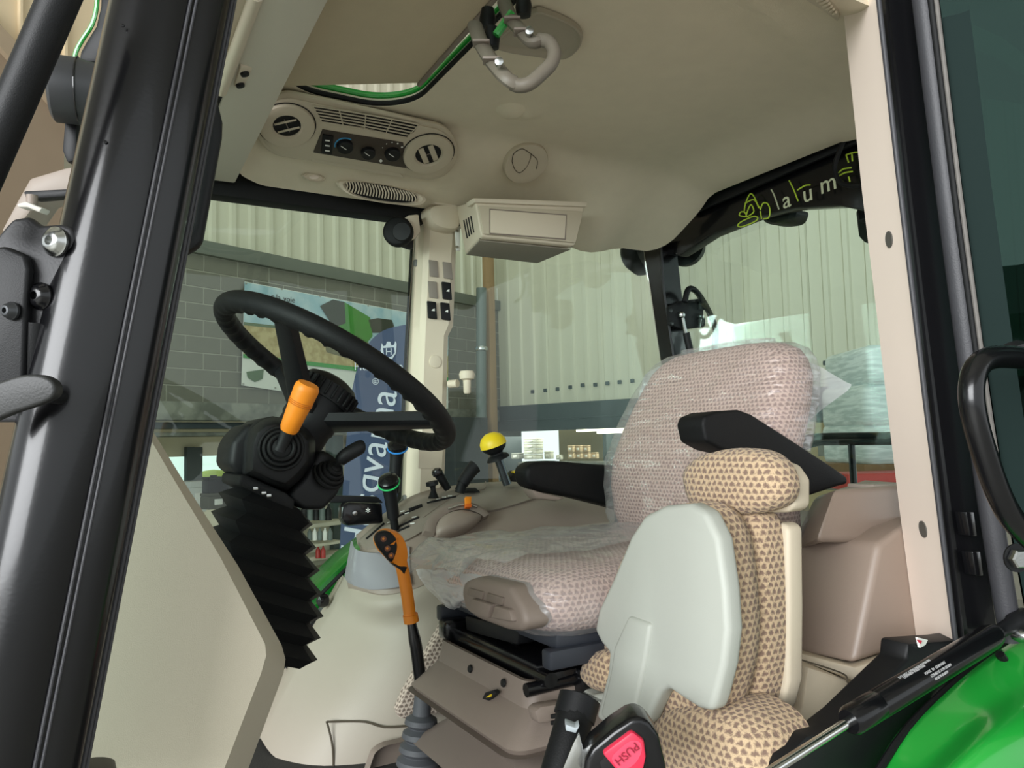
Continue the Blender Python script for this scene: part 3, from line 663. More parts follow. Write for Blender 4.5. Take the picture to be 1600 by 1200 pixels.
# work lamps and door stop near the right rear post
wl_ = thing('work_lamp', P(1005, 400, Y=2.3), 'black dome work lamp outside the right rear post', 'lamp')
mk('housing', lathe([(.001, -.07), (.05, -.06), (.085, -.03), (.095, .02), (.09, .03), (.001, .03)], P(1000, 395, Y=2.32), Vector((.2, -.5, .1)), 24), black, wl_)
mk('bracket', box(P(1010, 378, Y=2.25), (.05, .16, .05), None, .008), black, wl_)
w2_ = thing('work_lamp', P(1070, 390, X=2.0), 'black work lamp outside the top corner of the rear window', 'lamp')
mk('housing', lathe([(.001, -.06), (.05, -.05), (.075, -.02), (.08, .03), (.001, .035)], P(1070, 385, X=2.02), Vector((-.8, -.5, 0)), 24), black, w2_); mk('bracket', box(P(1060, 370, X=1.98), (.08, .05, .05), None, .008), black, w2_)
w3_ = thing('work_lamp', P(1350, 375, X=2.0), 'flat black lamp outside the rear window beside the cream post', 'lamp')
mk('housing', prism([P(x, y, X=2.0) for x, y in ((1335, 330), (1345, 318), (1380, 314), (1385, 380), (1350, 380), (1340, 370))], (.08, 0, 0), .01), black, w3_)
mk('bracket', box(P(1360, 325, X=1.98), (.06, .05, .08), None, .008), black, w3_)
w4_ = thing('work_lamp', P(1225, 340, X=2.0), 'small black lamp hanging below the lime drawing on the rear header', 'lamp')
mk('housing', pillow([P(x, y, X=1.98) for x, y in ((1190, 340), (1235, 326), (1238, 338), (1228, 348), (1200, 350))], (.07, 0, 0), [(.001, 0), (.7, .01), (1, .2), (1, 1)], 4), black, w4_)
mk('bracket', box(P(1218, 325, X=1.99), (.04, .05, .05), None, .006), black, w4_)
lt = thing('window_latch', P(1085, 510, Y=2.1), 'black rear window latch with bent handle on the rear post', 'latch')
mk('plate', prism([P(x, y, Y=2.1) for x, y in ((1040, 480), (1055, 472), (1092, 467), (1095, 512), (1060, 516), (1042, 508))], (0, -.02, 0), .004), black, lt)
for q in ((1047, 485), (1049, 505)): mk('screw', lathe([(.009, 0), (.008, .004), (.001, .005)], P(*q, Y=2.08), -VY, 14), gloss, lt)
mk('handle', tube([P(x, y, Y=2.06) for x, y in ((1070, 472), (1074, 455), (1080, 451), (1090, 458), (1105, 482), (1117, 510), (1118, 525), (1115, 558))], .011, 10, 5), black, lt)
for y in (478, 503): mk('knuckle', lathe([(.014, -.015), (.016, 0), (.014, .015)], P(1095, y, Y=2.08), VZ, 14), black, lt)
gs = thing('gas_spring', P(1080, 560, Y=2.08), 'thin gas spring of the rear window beside the rear post', 'gas spring')
mk('cylinder', tube([P(1072, 520, Y=2.07), P(1090, 600, Y=2.07)], .013, 12), black, gs); mk('rod', tube([P(1066, 495, Y=2.07), P(1072, 522, Y=2.07)], .007, 10), steel, gs); mk('ball_socket', lathe([(.001, -.014), (.011, -.009), (.014, 0), (.011, .009), (.001, .014)], P(1065, 492, Y=2.07), VZ, 14), steel, gs)

# glass
struct(mk('window_1', prism([P(x, y, Y=2.16) for x, y in ((100, 215), (650, 338), (640, 480), (628, 780), (545, 880), (440, 1010), (330, 1080), (100, 1100))], (0, .005, 0)), pane), 'right door glass')
struct(mk('window_2', prism([P(x, y, Y=2.2) for x, y in ((700, 332), (1000, 345), (1026, 520), (1070, 800), (690, 800))], (0, .005, 0)), pane), 'right rear quarter glass')
struct(mk('window_3', prism([P(x, y, X=1.95) for x, y in ((1030, 395), (1352, 215), (1450, 830), (1090, 830))], (.005, 0, 0)), pane2), 'rear window glass')
struct(mk('window_4', prism([Vector((-.09, .80, .35)), Vector((-.09, 2.10, .35)), Vector((.17, 2.10, 1.46)), Vector((.17, .84, 1.46))], (.005, 0, 0)), pane), 'windscreen glass')
# front header with roller blind
fh = struct(mk('trim_8', prism([Vector((.262, .84, 1.50)), Vector((.262, 2.09, 1.45)), Vector((.372, 2.09, 1.452)), Vector((.372, .84, 1.535))], (0, 0, .08), .006), mat('header_grey', 'd3cdbd', .6, .03, 5, .2, 900)), 'grey front header trim')
mk('blind_tube', tube([P(345, 142, X=.25), P(372, 70, X=.25), P(400, -8, X=.25)], .012, 14), cream, fh)
hbo = Vector((.262, .84, 1.50)); hbn = (Vector((.262, 2.09, 1.45)) - hbo).cross(Vector((.372, .84, 1.535)) - hbo).normalized(); hbn = hbn if hbn.z < 0 else -hbn
mk('blind_bracket', prism([PP(x, y, hbo, hbn) for x, y in ((364, 130), (374, 98), (405, 100), (392, 133))], hbn * .008, .003), cream, fh)
for q in ((380, 108), (373, 126)): mk('bolt', lathe([(.009, 0), (.008, .005), (.001, .007)], PP(*q, hbo, hbn) + hbn * .008, hbn, 14), black, fh)
mk('windscreen_header', prism([Vector((.14, .82, 1.48)), Vector((.14, 2.09, 1.44)), Vector((.245, 2.09, 1.445)), Vector((.245, .82, 1.495))], (0, 0, .05), .008), cream, fh)
mk('header_gap', prism([Vector((.243, .84, 1.50)), Vector((.243, 2.09, 1.455)), Vector((.263, 2.09, 1.455)), Vector((.263, .84, 1.505))], (0, 0, .05)), dark, fh)
mk('vent_louvre', prism([P(x, y, Z=1.525) for x, y in ((398, -12), (448, -12), (446, 8), (440, 11), (400, 8))], (0, 0, -.012), .003), taupe2, fh)
for i in range(3): mk('louvre_slat', prism([P(x + i * 13, y, Z=1.51) for x, y in ((408, -10), (411, -10), (407, 6), (404, 6))], (0, 0, -.003)), cream, fh)
# ================================================================== OVERHEAD THINGS
# roof hatch shade panel and its folding handle
ht = thing('roof_hatch', P(600, 60, Z=1.60), 'tan shade panel of the roof hatch, tilted open at the rear', 'roof hatch')
hA, hB = P(405, 137, Y=1.72), P(655, 131, Y=1.665)
hq = [P(470, -40, Z=hA.z + .02), hA, hB, P(805, -40, Z=hB.z + .01)]
mk('shade_panel', prism(hq, (0, 0, .012), .006), mat('hatch_tan', 'cbbda2', .95, .05, 20, .5, 900, spec=.1), ht)
mk('edge_bar', tube([hq[2] + Vector((.0, .0, -.002)), hq[3] + Vector((.0, 0, -.002))], .006, 10), taupe2, ht)
mk('hatch_glass', prism([v + VZ * .05 for v in [Vector((.36, .88, 1.60)), Vector((.36, 1.74, 1.60)), Vector((.80, 1.74, 1.70)), Vector((.80, .88, 1.70))]], (0, 0, .006)), pane, ht)
hn = Vector((0, 0, -1))
hp = mk('handle_recess', pillow([lin_pt(x, y, .004) for x, y in ((772, 58), (830, 12), (860, 14), (895, 30), (909, 48), (903, 68), (880, 84), (840, 80), (790, 72))], (0, 0, -.012), [(.001, .1), (.8, .1), (.86, .2), (.95, .9), (1, .8), (1.02, 0)], 4), mat('recess_grey', 'a39a88', .6, .03, 5, .2, 900), ht)
def hb(pts, r, nm, m_, fl=1.0, D0=1.28): return mk(nm, tube([at(x, y, D0 + dz) for x, y, dz in pts], r, 10, 4, False, fl), m_, ht)
gripm = mat('handle_taupe', '6f675b', .5, .04, 6, .15, 900)
hb([(800, 130, .0), (812, 134, 0), (828, 130, .0), (848, 113, .01), (862, 98, .02), (866, 82, .03), (858, 66, .04), (842, 62, .05)], .012, 'grip', gripm)
for pts, nm in ((((742, 40, .12), (752, 68, .08), (768, 95, .04), (790, 121, 0), (804, 130, 0)), 'lower_arm'), (((788, 5, .16), (800, 32, .12), (816, 50, .08), (832, 66, .05), (846, 63, .05)), 'upper_arm')):
    hb(pts, .0145, nm, gripm, .75)
    for f_ in (.25, .55): 
        i = 1 if f_ < .4 else 2; x, y, dz = pts[i]; mk('arm_joint', box(at(x, y, 1.265 + dz), (.030, .03, .005), (CR, CF, CU), .002), taupe2, ht)
for x, y, dz in ((780, 100, .02), (827, 52, .07)): mk('pivot_pin', lathe([(.007, 0), (.007, .012), (.003, .013)], at(x, y, 1.25 + dz), -CF, 14), steel, ht)
for x, y, dz in ((762, 30, .16), (768, 60, .12), (818, 10, .16)): mk('hinge_block', lathe([(.001, -.02), (.014, -.018), (.016, 0), (.012, .02), (.001, .022)], at(x, y, 1.30 + dz), CU, 14), black, ht)
mk('link_bar', tube([at(775, 55, 1.40), at(800, 20, 1.40)], .008, 8), mat('green_paint', '1e9434'), ht)

# overhead air and heater control panel
HO, HNV = Vector((.75, 2.0, 1.5086)), Vector((0, -.434, -.901)).normalized()
def H(x, y, o=0): return PP(x, y, HO + HNV * .006, HNV) + HNV * o
def hcirc(c, a, b):                        # circle radius in metres from a pixel half width
    return (H(c[0] + a, c[1]) - H(c[0] - a, c[1])).length / 2
hv = thing('overhead_control_panel', H(560, 215), 'beige overhead heater panel with two round vents and three knobs', 'control panel')
def hull(c1, r1, c2, r2, n=22):
    dx, dy = c2[0] - c1[0], c2[1] - c1[1]; L = hypot(dx, dy); a = math.atan2(dy, dx); b = math.acos((r1 - r2) / L); o = []
    for i in range(n + 1):
        t = a + b + (2 * pi - 2 * b) * i / n; o.append((c1[0] + r1 * cos(t), c1[1] + r1 * sin(t)))
    for i in range(n + 1):
        t = a - b + 2 * b * i / n; o.append((c2[0] + r2 * cos(t), c2[1] + r2 * sin(t)))
    return o
panm = mat('panel_beige', 'c4b8a2', .55, .03, 5, .15, 900)
mk('bezel', prism([H(x, y) for x, y in hull((449, 190), 51, (669, 232), 45)], HNV * .014, .006, 3), panm, hv)
mk('inner_step', prism([H(x, y, .013) for x, y in hull((449, 190), 44, (669, 232), 39)], HNV * .006, .003, 2), panm, hv)
he1 = (H(660, 232) - H(450, 190)).normalized(); he2 = HNV.cross(he1)
for (cx, cy, rr_, ro_, tilt) in ((447, 187, 44, 22, .55), (667, 232, 39, 20, -.9)):
    c0 = H(cx, cy, .018); r_ = hcirc((cx, cy), rr_, 0); k_ = hcirc((cx, cy), ro_, 0)
    v_ = mk('round_vent', lathe([(r_, -.004), (r_, .006), (r_ * .97, .010), (r_ * .9, .0115), (k_ * 1.12, .009), (k_, .004), (k_, -.004)], c0, HNV, 40), panm, hv)
    mk('seam', tube(disc_pts(c0 + HNV * .002, r_ * 1.03, he1, he2, 40), .0014, 6, 1, True), dark, v_)
    mk('opening', lathe([(k_ * .99, 0), (.0001, .0005)], c0 + HNV * .002, HNV, 32), dark, v_)
    d1 = he1 * cos(tilt) + he2 * sin(tilt); d2 = HNV.cross(d1)
    for s_ in (-.38, .38):
        hw = k_ * .88 * math.sqrt(1 - s_ * s_)
        mk('slat', box(c0 + HNV * .004 + d2 * (k_ * s_), (hw * 2, k_ * (.16 if rr_ > 40 else .42), .003), (d1, d2, HNV), .001), panm, v_)
    mk('slat_pin', box(c0 + HNV * .003, (.002, k_ * 1.2, .002), (d1, d2, HNV)), taupe2, v_)
gq_ = [(487, 156), (567, 168), (652, 186), (645, 197), (634, 206), (566, 190), (501, 181), (494, 170)]
gr_ = mk('air_grille', prism([H(x, y, .0195) for x, y in gq_], HNV * .001), dark, hv)
def gpt(u, v):
    a = Vector((487 + 165 * u, 156 + 24 * u + 6 * u * u * .9, 0)); b = Vector((501 + 133 * u, 181 + 21 * u + 4 * u * u, 0)); q = a.lerp(b, v); return H(q.x, q.y, .0215)
for v in (.0, .2, .4, .6, .8, 1.0): mk('slat', tube([gpt(u / 8, v) for u in range(9)], .0019, 6), panm, gr_)
for u in (0, .25, .5, .75, 1.0): mk('divider', tube([gpt(u, 0), gpt(u, 1)], .0016, 6), panm, gr_)
cf_ = mk('control_face', prism([H(x, y, .019) for x, y in ((502, 193), (628, 214), (633, 254), (488, 229))], HNV * .003, .0012), mat('face_brown', '40372f', .4, .05, 8), hv)
mk('rocker_switch', prism([H(x, y, .021) for x, y in ((502, 199), (519, 202), (517, 231), (500, 228))], HNV * .005, .002), black, hv)
for y in (208, 216, 224): mk('switch_mark', prism([H(x, y + b, .0265) for x, b in ((506, -1.5), (513, -.5), (513, 1.5), (506, .5))], HNV * .0005), white, hv)
blue = mat('blue_print', '3a9ad0', .5); redp = mat('red_print', 'b03030', .5)
for (cx, cy, r0, m_) in ((537, 218, 13, blue), (573, 228, 11.5, redp), (611, 230, 12.5, None)):
    c0 = H(cx, cy, .022); r_ = hcirc((cx, cy), r0, 0)
    kn = mk('knob', lathe([(r_, 0), (r_ * .95, .010), (r_ * .85, .012), (.0001, .012)], c0, HNV, 28), black, hv)
    pd = (H(cx - 9, cy - 6) - H(cx, cy)).normalized(); mk('pointer', box(c0 + HNV * .0125 + pd * r_ * .3, (r_ * .9, .0016, .001), (pd, HNV.cross(pd), HNV)), white, kn)
    if m_ is blue: mk('scale', tube(disc_pts(c0, r_ * 1.2, (H(cx + 9, cy) - H(cx, cy)).normalized(), (H(cx, cy + 9) - H(cx, cy)).normalized(), 20, pi * .95, pi * 1.75), .0018, 6), blue, hv)
    elif m_ is redp: mk('scale', tube(disc_pts(c0, r_ * 1.2, (H(cx + 9, cy) - H(cx, cy)).normalized(), (H(cx, cy + 9) - H(cx, cy)).normalized(), 12, pi * .25, pi * .6), .0014, 6), redp, hv)
    else:
        for i, a in enumerate((-2.6, -2.1, -1.6, -1.1, -.6)):
            mk('scale_dot', lathe([(.0012 + .0004 * i, 0), (.0012 + .0004 * i, .0006)], H(cx + 18 * cos(a), cy + 17 * sin(a), .022), HNV, 10), white, hv)
mk('fan_symbol', prism([H(x, y, .022) for x, y in ((590, 242), (593, 239), (596, 242), (593, 245))], HNV * .0005), white, hv)
mk('lower_tray', prism([H(x, y, .013) for x, y in ((488, 237), (622, 262), (630, 272), (486, 246))], HNV * .003, .001), panm, hv)

# small headliner fittings
def fit(name, q, r, prof, lab, m_=None, cat_='cap'):
    p = lin_pt(*q); n = lin_n(p); return p, n
p = lin_pt(820, 252); n = lin_n(p); p = p + n * .006; rv = (lin_pt(853, 252) - lin_pt(787, 252)).length / 2
cv = thing('closed_air_vent', p, 'round closed air vent on the headliner above the storage box', 'air vent')
mk('rim', lathe([(rv, -.01), (rv, .006), (rv * .96, .011), (rv * .8, .013), (rv * .66, .012), (.0001, .014)], p, n, 40), panm, cv)
e1, e2, _ = frame(n)
def cvp(x, y): return PP(x, y, p + n * .0135, n)
for pts in ([(800, 252), (803, 240), (814, 233), (822, 235), (835, 245), (840, 252), (838, 264)], [(800, 252), (804, 264), (812, 270), (822, 262), (828, 250), (830, 241)]):
    mk('flap_seam', tube([cvp(*q) for q in pts], .0011, 6, 3), mat('seam_dark', '4a4234', .8), cv)
p = lin_pt(797, 171); n = lin_n(p)
tag(mk('headliner_bump', lathe([(.001, .018), (.015, .017), (.028, .013), (.036, .006), (.042, 0), (.05, -.004)], p, n, 32), liner), 'soft round bump in the headliner left of the closed vent', 'bump')
oc = thing('dome_light', P(488, 276, Y=2.08), 'small oval dome light on the headliner edge under the heater panel', 'light')
mk('rim', pillow([P(x, y, Y=2.045) for x, y in ((471, 274), (480, 269), (497, 272), (507, 279), (500, 284), (482, 282))], (0, -.012, -.004), [(.001, 1), (.7, 1), (.78, .8), (.85, .8), (.9, 1), (1, .6), (1.02, -.4)], 4), cream, oc)
mk('lens', pillow([P(x, y, Y=2.045) for x, y in ((480, 276), (488, 273), (497, 276), (494, 280), (484, 280))], (0, -.014, -.004), [(.001, 1.1), (.8, 1), (1, .6)], 4), postcream, oc)
og = thing('oval_air_grille', P(597, 300, Y=2.07), 'oval air grille with curved ribs at the headliner edge', 'air grille')
ogp = [(528, 287), (540, 281), (590, 285), (650, 300), (663, 312), (645, 320), (590, 315), (545, 303)]
mk('frame', pillow([P(x, y, Y=2.045) for x, y in ogp], (0, -.012, -.006), [(.001, .25), (.8, .25), (.85, .4), (.92, 1), (1, .8), (1.03, -.6)], 5), cream, og)
mk('dark_inside', pillow([P(x, y, Y=2.039) for x, y in ogp], (0, -.003, -.001), [(.001, .5), (.82, .4)], 5), dark, og)
for i in range(24):
    x = 541 + i * 4.6; t = i / 23; yc = 291 + 17 * t; hgt = 8 + 4.5 * sin(pi * (.15 + .75 * t))
    mk('rib', tube([P(x - 4 * t, yc - hgt * .8, Y=2.036), P(x + 2, yc, Y=2.034), P(x - 1 + 3 * t, yc + hgt * .75, Y=2.036)], .0022, 5, 3), cream, og)
sp = thing('speaker_grille', lin_pt(1290, 5), 'ribbed speaker grille in the headliner beside the cream post', 'grille')
sq = [(1262, -30), (1300, -24), (1312, 20), (1309, 30), (1290, 16), (1250, -10)]
mk('frame', prism([lin_pt(x, y, -.004) for x, y in sq], (0, 0, -.010), .003), panm, sp)
for i in range(8): mk('rib', tube([lin_pt(1266 + i * 5, -14 + i * 4.2, .008), lin_pt(1282 + i * 3.4, -20 + i * 4.6, .008)], .0025, 6), cream, sp)

# overhead storage box
ob = thing('overhead_storage_box', P(820, 410, Y=1.95), 'cream overhead storage box with blank front and louvred side', 'storage box')
fr_ = [P(742, 313, Y=1.86), P(915, 318, Y=1.86), P(899, 384, Y=1.86), P(752, 370, Y=1.86)]
bk_ = [P(712, 322, Y=2.06), P(900, 350, Y=2.06), P(836, 411, Y=2.06), P(727, 398, Y=2.06)]
mk('body', prism(fr_, VY, .008, 3, bk_), cream, ob)
mk('front_frame', prism([P(x, y, Y=1.858) for x, y in ((746, 322), (910, 331), (898, 380), (754, 366))], (0, -.006, 0), .003), panm, ob)
mk('front_panel', prism([P(x, y, Y=1.851) for x, y in ((766, 328), (884, 337), (882, 373), (766, 364))], (0, -.002, 0), .001), cream, ob)
mk('panel_gap', prism([P(x, y, Y=1.852) for x, y in ((764.5, 326), (885.5, 335.5), (883.5, 375), (764.5, 366))], (0, -.0012, 0)), taupe2, ob)
mk('top_lip', prism([P(x, y, Y=1.85) for x, y in ((740, 309), (918, 315), (917, 323), (742, 316))], (0, .05, 0), .003), cream, ob)
mk('lid_underside', prism([bk_[3].lerp(fr_[3], .06) - VZ * .001, bk_[2].lerp(fr_[2], .06) - VZ * .001, fr_[2].lerp(bk_[2], .1) - VZ * .003, fr_[3].lerp(bk_[3], .1) - VZ * .003], (0, 0, -.003), .001), mat('lid_grey', '8f887a', .6), ob)
for i in range(4):
    t = .3 + i * .13; a = fr_[0].lerp(bk_[0], t); b = fr_[3].lerp(bk_[3], t); nn_ = Vector((-1, -.2, 0)).normalized()
    mk('side_louvre', tube([a.lerp(b, .35) + nn_ * .001, a.lerp(b, .75) + nn_ * .001], .0028, 6), dark, ob)
for q in ((758, 372), (887, 384)): mk('hinge', box(P(*q, Y=1.88), (.03, .02, .006), None, .002), taupe2, ob)
mb = thing('mounting_bracket', P(714, 372, Y=2.09), 'small pale metal bracket beside the storage box', 'bracket')
mk('plate', prism([P(x, y, Y=2.09) for x, y in ((710, 352), (718, 354), (718, 392), (712, 392))], (0, -.006, 0), .001), white, mb)
for y in (361, 386): mk('bolt', lathe([(.005, 0), (.004, .004)], P(714, y, Y=2.083), -VY, 10), steel, mb)
# blind holder with black disc beside the middle post
bd = thing('belt_reel', P(630, 380, Y=2.08), 'black round reel with cream bracket beside the middle post', 'reel')
mk('drum', lathe([(.001, -.022), (.036, -.02), (.044, -.012), (.044, .004), (.040, .010), (.036, .012), (.001, .013)], P(622, 362, Y=2.06), Vector((-.55, -.8, 0)), 32), rubber, bd)
mk('cover', lathe([(.028, 0), (.026, .004), (.001, .005)], P(628, 362, Y=2.035), Vector((-.55, -.8, 0)), 24), black, bd)
mk('bracket', prism([P(x, y, Y=2.06) for x, y in ((637, 336), (655, 334), (658, 362), (648, 374), (637, 370))], (0, .08, 0), .006), cream, bd)
mk('strap', prism([P(x, y, Y=2.08) for x, y in ((620, 378), (646, 372), (647, 388), (640, 386))], (0, .03, 0), .003), black, bd)
mk('base', prism([P(x, y, Y=2.1) for x, y in ((668, 322), (690, 311), (718, 313), (726, 322), (700, 328))], (0, -.03, 0), .006), cream, bd)

# tall glossy frame just behind the near post: inside grab rail
gt = thing('grab_rail', P(275, 395, Y=.86), 'black grab rail with open slot behind the glossy front post', 'grab rail')
go = [(322, 110), (335, 130), (349, 190), (348, 215), (318, 380), (300, 390), (258, 412), (262, 380), (290, 370), (302, 350), (322, 215), (324, 195), (314, 182)]
mk('rail', prism([P(x, y, Y=.86) for x, y in go], (0, .03, 0), .005), black, gt)
mk('inner_rail', tube([P(x, y, Y=.87) for x, y in ((318, 185), (310, 240), (296, 330), (286, 372), (262, 378))], .004, 8, 3), gloss, gt)
mk('mount', prism([P(x, y, Y=.88) for x, y in ((258, 384), (300, 368), (318, 376), (300, 392), (258, 413))], (0, .02, 0), .003), black, gt)
# ================================================================== STEERING
cw = thing('cowl_panel', P(290, 1190, Y=.9), 'large plain beige cowl panel beside the glossy front post', 'panel')
f1 = [(203, 655), (217, 655), (262, 733), (345, 872), (414, 1006), (416, 1024), (408, 1052), (345, 1215), (330, 1300), (20, 1300), (150, 850)]
f2 = [(205, 650), (228, 656), (292, 760), (372, 884), (440, 1008), (446, 1030), (443, 1052), (384, 1212), (360, 1300), (40, 1300), (170, 850)]
r0 = [P(x, y, Y=.88) for x, y in f1]; r1 = [P(x, y, Y=.96) for x, y in f2]
mk('panel', loft([r0, r1, [p + Vector((0, .22, 0)) for p in r1]]), cowlcream, cw, 25)
kb = thing('floor_knob', P(155, 1200, Y=.80), 'dark rounded knob at the foot of the beige cowl panel', 'knob')
mk('head', pillow([P(x, y, Y=.83) for x, y in ((120, 1204), (122, 1190), (150, 1183), (174, 1185), (181, 1195), (180, 1230), (120, 1230))], (0, -.04, 0), [(.001, 1), (.7, .95), (.95, .6), (1, 0)], 4), mat('knob_brown', '3a3630', .45, .1, 10), kb)
mk('stem', tube([P(150, 1225, Y=.82), P(150, 1300, Y=.82)], .008, 10), black, kb)

WC = Vector((.424, 1.38, .876)); WN = Vector((sin(.5675), 0, cos(.5675))); WU = VY.copy(); WV = WN.cross(WU)
WR = .229
def wp(a, r=WR, h=0): return WC + (WU * cos(a) + WV * sin(a)) * r + WN * h
sw = thing('steering_wheel', WC - WN * .05, 'black padded steering wheel with finger grips on the rim', 'steering wheel')
NR, NS = 240, 16; V_, F_ = [], []
for i in range(NR):
    a = 2 * pi * i / NR; bmp = max(0, sin(a * 44)) ** 2
    for j in range(NS):
        b = 2 * pi * j / NS; low = max(0, -cos(b - 2.5)) ** 2
        rr_ = .0178 + .0045 * bmp * max(0, cos(b - pi * 1.25)) ** 2
        V_.append(wp(a, WR + rr_ * cos(b), rr_ * sin(b)))
        F_.append((i * NS + j, i * NS + (j + 1) % NS, ((i + 1) % NR) * NS + (j + 1) % NS, ((i + 1) % NR) * NS + j))
mk('rim', (V_, F_), rubber, sw, 60)
def wang(x, y):
    return min((2 * pi * i / 720 for i in range(720)), key=lambda a: hypot(proj(wp(a))[0] - x, proj(wp(a))[1] - y))
for q in ((440, 487), (686, 660), (437, 582)):
    a = wang(*q); o_ = wp(a, WR - .006); i_ = wp(a, .040, -.082); tdir = (WU * -sin(a) + WV * cos(a))
    sp_ = mk('spoke', loft([[p + tdir * (wd * sx) + WN * (.014 * sy) for sx, sy in ((-1, -.6), (-.6, -1), (.6, -1), (1, -.6), (1, .6), (.6, 1), (-.6, 1), (-1, .6))] for p, wd in ((i_, .026), (i_.lerp(o_, .4), .021), (i_.lerp(o_, .8), .018), (o_, .016))]), black, sw)
hubp = lathe([(.001, .004), (.03, .003), (.046, -.004), (.055, -.015), (.055, -.045), (.001, -.045)], WC - WN * .008, WN, 36)
mk('hub', hubp, black, sw)
for i in range(26):
    a = 2 * pi * i / 26; mk('hub_rib', box(wp(a, .0565, -.036), (.006, .004, .028), ((WU * cos(a) + WV * sin(a)), (WU * -sin(a) + WV * cos(a)), WN), .001, 1), rubber, sw)

stc = thing('steering_column', P(400, 980, Y=1.36), 'black tilting steering column with housing and pleated boot', 'steering column')
mk('column_tube', lathe([(.050, -.05), (.050, -.06), (.050, -.10), (.047, -.105), (.047, -.19), (.05, -.24), (.001, -.24)], WC, WN, 32), black, stc)
def Q(x, y, Y=1.27): return P(x, y, Y=Y)
hs = [(384, 692), (392, 668), (410, 654), (428, 650), (452, 655), (480, 668), (494, 686), (493, 722), (472, 748), (448, 769), (420, 760), (382, 742)]
hb2 = [Q(x, y, 1.31) for x, y in hs]; hcn = Q(438, 708, 1.25)
mk('housing', prism([Q(438 + (x - 438) * .80, 708 + (y - 708) * .80, 1.245) for x, y in hs], VY, .006, 2, hb2), black, stc, 30)
mk('housing_body', prism(hb2, (0, .14, 0), .006, 2), black, stc, 30)
mk('housing_rear', prism([Q(x, y, 1.33) for x, y in ((357, 727), (362, 690), (386, 662), (408, 660), (440, 700), (430, 750), (374, 744))], (0, .14, 0), .012, 3), black, stc)
mk('switch_housing', prism([Q(x, y, 1.30) for x, y in ((455, 765), (476, 745), (500, 703), (518, 708), (534, 724), (538, 744), (530, 772), (506, 797), (475, 797), (452, 782))], (0, .14, 0), .016, 3), black, stc)
mk('collar', prism([Q(x, y, 1.28) for x, y in ((374, 742), (384, 741), (448, 770), (462, 782), (458, 800), (436, 790), (372, 758))], (0, .16, 0), .006), rubber, stc)
for x, y in ((399, 763), (412, 770), (420, 774)): mk('collar_clip', box(Q(x, y, 1.276), (.008, .004, .005), None, .001), steel, stc)
# pleated boot
ca, cb_ = P(416, 778, Y=1.36), P(392, 1010, Y=1.36); ups = (ca - cb_).normalized(); rings = []
npl = 7
for i in range(npl * 2 + 1):
    t = i / (npl * 2); c0 = ca.lerp(cb_, t); big = i % 2 == 1
    hx = .052 + .040 * min(1, t * 1.6) + (.016 if big else -.004) - .02 * max(0, t - .45); hy = .075 + .03 * t + (.014 if big else 0)
    dd = Vector((1, 0, -.42)).normalized()
    rings.append([c0 + dd * (hx * sx) + VY * (hy * sy) for sx, sy in ((-1, -.6), (-.8, -.9), (-.4, -1), (.4, -1), (.8, -.9), (1, -.6), (1, .6), (.8, .9), (.4, 1), (-.4, 1), (-.8, .9), (-1, .6))])
mk('boot', loft(rings), rubber, stc, 25)
mk('bracket', box(P(425, 930, Y=1.5), (.05, .05, .2), None, .01), mat('red_bracket', '8c2a2a', .5), stc)
# orange direction lever
ol = thing('direction_lever', P(440, 702, Y=1.25), 'steering column lever with orange grip above black ringed gaiter', 'lever')
la, lb = P(438, 702, Y=1.235), P(481, 603, Y=1.19); ld = (lb - la).normalized(); ll = (lb - la).length
mk('grip', lathe([(.001, ll * .28), (.0125, ll * .29), (.0148, ll * .34), (.0165, ll * .55), (.0185, ll * .78), (.0195, ll * .93), (.0190, ll * .99), (.016, ll * 1.03), (.001, ll * 1.04)], la, ld, 28), orange, ol)
for t in (.72, .745, .77): mk('grip_ring', tube(disc_pts(la + ld * ll * t, .0186, *frame(ld)[:2], 28), .0007, 6, 1, True), mat('orange_dark', 'c87014', .5), ol)
mk('shaft', lathe([(.013, 0), (.0105, ll * .05), (.0105, ll * .3)], la, ld, 18), black, ol)
gd = (Vector((-.15, -1, .12))).normalized()
for r_, h_ in ((.033, .003), (.026, .009), (.019, .014)): mk('gaiter_ring', tube(disc_pts(P(439, 701, Y=1.242) + gd * h_, r_, *frame(gd)[:2], 32), .0035, 8, 1, True), rubber, ol)
mk('gaiter', lathe([(.033, 0), (.026, .006), (.019, .011), (.013, .015), (.001, .016)], P(439, 701, Y=1.242), gd, 28), rubber, ol)
il = thing('indicator_lever', P(515, 742, Y=1.29), 'small black stalk lever on the right side of the steering column', 'lever')
ia, ib = P(513, 742, Y=1.30), P(532, 722, Y=1.27); idd = (ib - ia).normalized()
for i in range(4): mk('gaiter_ring', tube(disc_pts(ia + idd * (.007 * i), .026 - .005 * i, *frame(idd)[:2], 24), .004, 8, 1, True), rubber, il)
mk('gaiter', lathe([(.026, 0), (.008, .024), (.001, .026)], ia, idd, 24), rubber, il)
mk('stalk', tube([ia, P(535, 715, Y=1.27)], .005, 10), black, il)
mk('grip', tube([P(531, 721, Y=1.27), P(540, 712, Y=1.265), P(562, 699, Y=1.26), P(567, 697, Y=1.26)], lambda t: .0095 + .003 * sin(pi * t), 14, 4), black, il)

